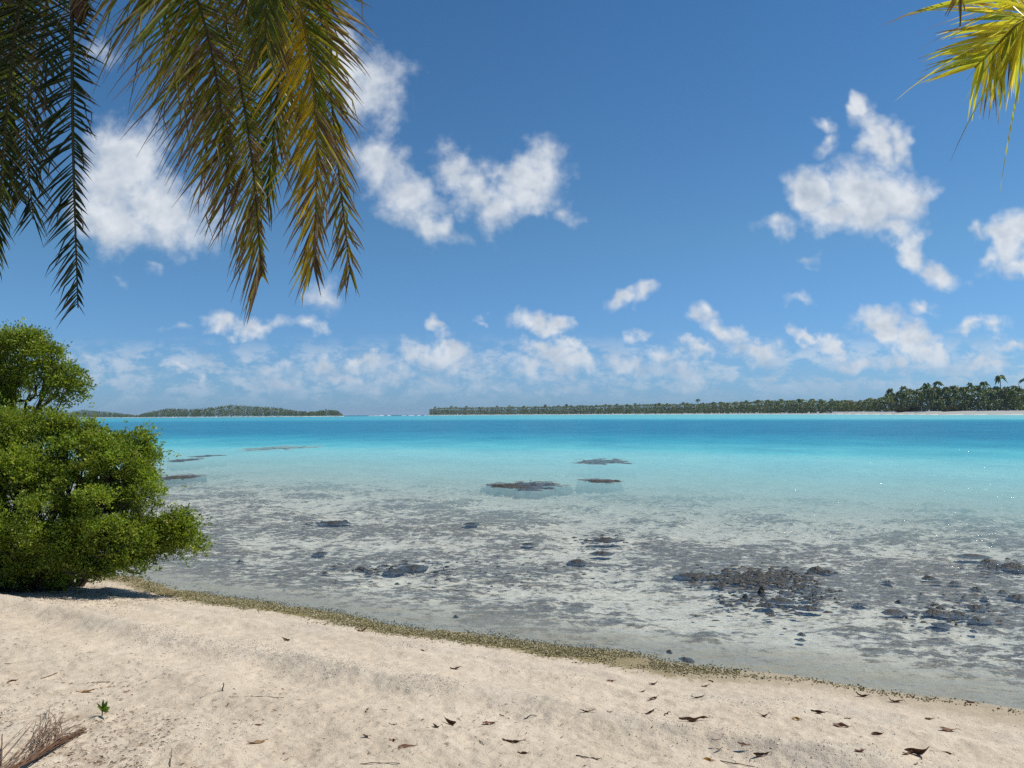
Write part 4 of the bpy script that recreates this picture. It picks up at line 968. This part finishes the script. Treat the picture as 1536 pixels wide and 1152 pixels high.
Lf(1141, 1134, 26, 'dark', 'humped dark leaf right of the amber-yellow one', -5, .3)
Lf(1078, 1124, 10, 'dark', 'pale-topped scrap above the amber-yellow leaf', 0)
Lf(1293, 1045, 20, 'dark', 'dark leaf at the water edge left of the flat black one', -8)
Lf(1343, 1053, 22, 'dark', 'flat black peaked leaf at the water edge on the right', -3)
Lf(1315, 1102, 18, 'red', 'rusty leaf left of the largest winged one', -8, .3)
Lf(1374, 1130, 36, 'upright', 'largest dark leaf with a raised wing near the bottom right corner', -25, .7)
Lf(1360, 1131, 18, 'brown', 'crumpled leaf touching the left of the largest winged one', 20)
Lf(1421, 1130, 16, 'red', 'curled rusty leaf right of the largest winged one', -50, .6)
Lf(1422, 1096, 26, 'brown', 'wide rusty leaf above the curled one on the right', -14)
Lf(1393, 1079, 16, 'brown', 'brown curl on the right of the beach above the wide rusty leaf', 15)
Lf(1455, 1054, 14, 'brown', 'brown scrap at the water edge nearest the right frame edge', -20)
Lf(1372, 1147, 9, 'brown', 'small leaf under the largest winged one at the bottom edge', 10)
Lf(1289, 1127, 15, 'red', 'flat rusty leaf left of the crumpled one near the bottom right', -8)
Lf(1271, 1078, 10, 'brown', 'small round brown leaf above the frayed brown one', 0)
Lf(893, 1139, 14, 'dark', 'dark scrap at the end of the thin twig in the bottom middle', -10)
Lf(784, 1131, 18, 'dark', 'dark ragged leaf below the long narrow brown one', 8)
def stick(pts_px, rad, label, name='twig', col=(.10, .07, .05), lift=None, cat='twig'):
    P_ = []
    for i, q in enumerate(pts_px):
        h = ground_hit(q[0], q[1]); z = (q[2] if len(q) > 2 else 0.0)
        P_.append(h + np.array([0, 0, z + rad * .6]))
    P_ = np.array(P_); off = P_[0].copy(); g = Geo(); n = 8; r = np.random.default_rng(int(pts_px[0][0]))
    pp = bez(P_, n) + r.normal(size=(n, 3)) * rad * .5
    V, Q = tube(pp, np.linspace(rad, rad * .6, n), 5); g.add(V, Q, None, col); o = g.build(name, MAT_BARK, None, off); o.location = off
    return tag(o, label, cat)
stick([(345, 1046), (385, 1045), (425, 1047)], .003, 'long thin dark twig lying level left of centre')
stick([(334, 1036), (336, 1036, .055)], .005, 'short dark stick standing upright in the sand', col=(.05, .04, .03))
stick([(750, 1072), (764, 1078)], .0035, 'short straight twig right of the plump reddish leaf')
stick([(713, 1105), (726, 1118)], .003, 'slanting twig between the plump reddish and the biggest brown leaf')
stick([(786, 1079), (798, 1076, .012), (806, 1074)], .004, 'bent twig with a dark knot right of the plump reddish leaf', col=(.06, .045, .04))
stick([(865, 1134), (880, 1137), (895, 1139)], .004, 'thin twig in the bottom middle of the beach', col=(.08, .055, .05))
stick([(1080, 1141), (1105, 1146), (1132, 1150)], .003, 'long fine twig right of the amber-yellow leaf')
stick([(137, 1024), (165, 1023)], .004, 'dark twig lying above the seedling', col=(.07, .055, .04))
stick([(62, 1018), (86, 1010)], .004, 'brown twig on the left sand right of the standing leaf')
stick([(255, 1150), (258, 1128, .012)], .003, 'thin stalk at the bottom edge right of the dead branch', col=(.09, .07, .05))
stick([(2, 1150), (3, 1110, .03)], .005, 'reddish stick at the bottom left frame edge', col=(.16, .085, .05))
stick([(540, 1146), (570, 1145), (600, 1146)], .003, 'long pale twig lying along the bottom edge left of centre', col=(.16, .12, .09))
# green seedling
sg = ground_hit(153, 1074)
sd_o = empty('seedling', sg, 'small bright green seedling sprouting from the sand at bottom left', 'seedling')
g = Geo(); V, Q = tube([(0, 0, -.01), (.002, 0, .02), (.0, 0, .045)], [.004, .0035, .003], 6); g.add(V, Q, None, (.12, .10, .04)); g.build('stem', MAT_BARK, sd_o)
for i, (dx, dz, L, wv, yv) in enumerate(((-.42, .9, .075, .020, -.1), (-.05, 1, .08, .022, .25), (.35, .85, .08, .024, .1), (.75, .62, .088, .028, -.3), (.95, .42, .085, .026, -.55), (-.2, .8, .06, .02, -.5))):
    d = norm(np.array([dx, yv, dz])); sd3 = norm(np.cross(d, [0.15, 1, .2])); s = np.linspace(0, 1, 7); wv_ = wv * np.sin(np.pi * s ** .8 * .98 + .02)
    mid_ = np.array([0, 0, .028]) + d * (L * s)[:, None] - np.array([0, 0, .25 * L])[None] * (s ** 2)[:, None] * (abs(dx))
    nrm = np.cross(sd3, d); V = np.concatenate([mid_ + sd3 * wv_[:, None] * .5 + nrm * wv_[:, None] * .2, mid_, mid_ - sd3 * wv_[:, None] * .5 + nrm * wv_[:, None] * .2])
    Q = [(j, j + 1, 8 + j, 7 + j) for j in range(6)] + [(7 + j, 8 + j, 15 + j, 14 + j) for j in range(6)]
    g = Geo(); g.add(V, Q, None, np.array((.10, .175, .025)) * (.85 + .08 * i)); g.build('leaf', MAT_BUSH, sd_o)
# dead broom-like branch in the bottom left corner
db0 = ground_hit(18, 1165); db1 = ground_hit(128, 1098)
db = empty('dead_branch', db0, 'dead broom-like flower branch with many fine dry stalks in the bottom left corner', 'dead branch')
g = Geo(); stem = bez([db0 + [-.15, -.15, .03], db0 + [0, 0, .035], (db0 + db1) / 2 + [0, 0, .03], db1 + [0, 0, .012]], 14)
for q in range(12):
    o_ = RNG.normal(size=3) * [.011, .011, .006]; V, Q = tube(stem + o_ + RNG.normal(size=stem.shape) * .004, np.linspace(.0055, .002, 14), 5); g.add(V, Q, None, np.array((.11, .06, .035)) * RNG.uniform(.6, 1.4))
g.build('stem', MAT_BARK, db, db0)
g = Geo()
for q in range(34):
    s0 = stem[int(RNG.uniform(2, 11))] + RNG.normal(size=3) * .006
    ex = RNG.uniform(60, 165); ey = 1052 + (1098 - 1052) * ((ex - 60) / 105) ** 1.5 + RNG.uniform(-6, 26); e = ground_hit(ex, ey) + [0, 0, RNG.uniform(.005, .05)]
    f = RNG.uniform(.55, 1.0); e = s0 + (e - s0) * f; mid_ = (s0 + e) / 2 + np.array([RNG.normal() * .02, RNG.normal() * .02, RNG.uniform(.01, .05)])
    V, Q = tube(bez([s0, mid_, e], 9), np.linspace(.0032, .0014, 9), 4); g.add(V, Q, None, np.array((.19, .125, .085)) * RNG.uniform(.6, 1.3))
g.build('stalks', MAT_BARK, db, db0)

# ------------------------------------------------------------------ loose cover too fine to count
OCT_V = np.array([(1, 0, 0), (-1, 0, 0), (0, 1, 0), (0, -1, 0), (0, 0, 1), (0, 0, -1.0)])
OCT_T = np.array([(0, 2, 4), (2, 1, 4), (1, 3, 4), (3, 0, 4), (2, 0, 5), (1, 2, 5), (3, 1, 5), (0, 3, 5)])
def pebbles(name, x, y, size, cols, label, cat, flat=.6, sink=.25, long_=1.5):
    n = len(x); r = np.random.default_rng(n); z = ground_z(x, y)
    s = size * r.uniform(.55, 1.5, n); a = r.uniform(0, 6.28, n)
    base = OCT_V[None] * (1 + r.uniform(-.35, .35, (n, 6, 1))) * np.stack([s * r.uniform(.8, long_, n), s, s * flat * r.uniform(.6, 1.3, n)], 1)[:, None]
    ca, sa = np.cos(a)[:, None], np.sin(a)[:, None]
    V = np.stack([base[..., 0] * ca - base[..., 1] * sa + x[:, None], base[..., 0] * sa + base[..., 1] * ca + y[:, None], base[..., 2] + z[:, None] + (s * (flat - sink))[:, None]], -1).reshape(-1, 3)
    T_ = (OCT_T[None] + (np.arange(n) * 6)[:, None, None]).reshape(-1, 3)
    c = np.asarray(cols)[r.integers(len(cols), size=n)] * r.uniform(.75, 1.2, n)[:, None]
    return tag(mesh(name, V, None, T_, MAT_PEBBLE, None, np.repeat(c, 6, 0), smooth=False), label, cat, None, 'stuff')
def scatter(n, seed, dens_fn, x0=-6.5, x1=6.5, y0=2.6, y1=12):
    r = np.random.default_rng(seed); X = []; Y = []
    tot = 0
    while tot < n:
        m_ = 200000; y = r.uniform(y0, y1, m_); x = r.uniform(x0, x1, m_)
        k = (np.abs(x) < .72 * y + .3) & (r.random(m_) < dens_fn(x, y)); X.append(x[k]); Y.append(y[k]); tot += k.sum()
        if len(X) > 40: break
    x = np.concatenate(X)[:n]; y = np.concatenate(Y)[:n]; return x, y
def d_gravel(x, y):
    sd = shore_dist(x, y); n = fbm(x, y, .55, 4, 51, .6); n2 = fbm(x, y, 1.7, 3, 52)
    b = np.exp(-((sd - .85) / .28) ** 2) * .8 + np.exp(-((sd - 2.05) / .34) ** 2) * .9 + sst(3.0, 5.2, sd) * sst(1.2, -1.4, x) * .75 + sst(4.4, 5.6, sd) * sst(2.2, -.6, x) * .5
    return np.clip(b * sst(.44, .62, n * .6 + n2 * .4), 0, 1) * .8 * sst(4.5, -1.5, x) + .010 * (sd > .1)
x, y = scatter(20000, 1, d_gravel)
pebbles('coral_gravel', x, y, .0042, [(.60, .52, .41), (.50, .43, .34), (.38, .31, .24), (.70, .64, .55), (.44, .37, .28)], 'bands of small bleached coral gravel strewn over the beach', 'gravel')
def d_weed(x, y):
    sd = shore_dist(x, y); n = fbm(x, y, .3, 4, 55, .6)
    wdt = np.interp(x, [-5, -4.2, -2, 1, 2.2, 4], [.12, .22, .22, .15, .08, .07])
    return np.clip(np.exp(-((sd - .06 - wdt * .3) / wdt) ** 2) * sst(.30, .62, n) * np.interp(x, [-5, -4, 1, 2.4, 4.2], [.6, 1, .7, .22, .12]), 0, 1)
x, y = scatter(26000, 2, d_weed, y0=5)
pebbles('weed_wrack', x, y, .0062, [(.15, .13, .05), (.10, .085, .035), (.22, .19, .08), (.055, .048, .025), (.33, .29, .16), (.42, .37, .24)], 'olive-brown line of weed and shingle along the water edge', 'seaweed', flat=.75)
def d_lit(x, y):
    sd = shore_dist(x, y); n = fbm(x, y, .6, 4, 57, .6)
    return np.clip(sst(2.6, 4.6, sd) * sst(1.6, -1.6, x) * sst(.40, .62, n) + .05 * sst(2, 3, sd) + .95 * np.exp(-((y - 9.9) / .7) ** 2) * sst(-3.9, -4.6, x), 0, 1)  # litter under the bush, thickened to stand in for its deep shade
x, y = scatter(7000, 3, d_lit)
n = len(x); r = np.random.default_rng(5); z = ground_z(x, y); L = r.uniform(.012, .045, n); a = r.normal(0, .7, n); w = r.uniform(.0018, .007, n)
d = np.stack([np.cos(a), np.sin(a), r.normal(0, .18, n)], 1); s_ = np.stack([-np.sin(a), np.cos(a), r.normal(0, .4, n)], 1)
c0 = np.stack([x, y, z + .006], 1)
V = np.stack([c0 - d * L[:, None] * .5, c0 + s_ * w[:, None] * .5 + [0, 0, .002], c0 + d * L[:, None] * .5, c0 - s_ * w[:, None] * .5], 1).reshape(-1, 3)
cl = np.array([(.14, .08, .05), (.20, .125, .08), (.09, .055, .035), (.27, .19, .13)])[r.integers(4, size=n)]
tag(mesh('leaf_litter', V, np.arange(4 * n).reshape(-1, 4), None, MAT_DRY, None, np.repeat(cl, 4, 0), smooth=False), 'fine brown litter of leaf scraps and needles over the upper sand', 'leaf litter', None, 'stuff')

# ------------------------------------------------------------------ air
m, t, o = material('haze')
pv = mk(t, 'ShaderNodeVolumePrincipled', Color=(.62, .78, .97, 1), Density=.00007); t.links.new(pv.outputs[0], o.inputs['Volume'])
_b = np.array([(x, y, z) for x in (-14000, 14000) for y in (-14000, 14000) for z in (-8.0, 30.0)], float)
haze = mesh('haze', _b, [(0, 1, 3, 2), (4, 6, 7, 5), (0, 4, 5, 1), (2, 3, 7, 6), (0, 2, 6, 4), (1, 5, 7, 3)], None, m, smooth=False)
tag(haze, kind='stuff')
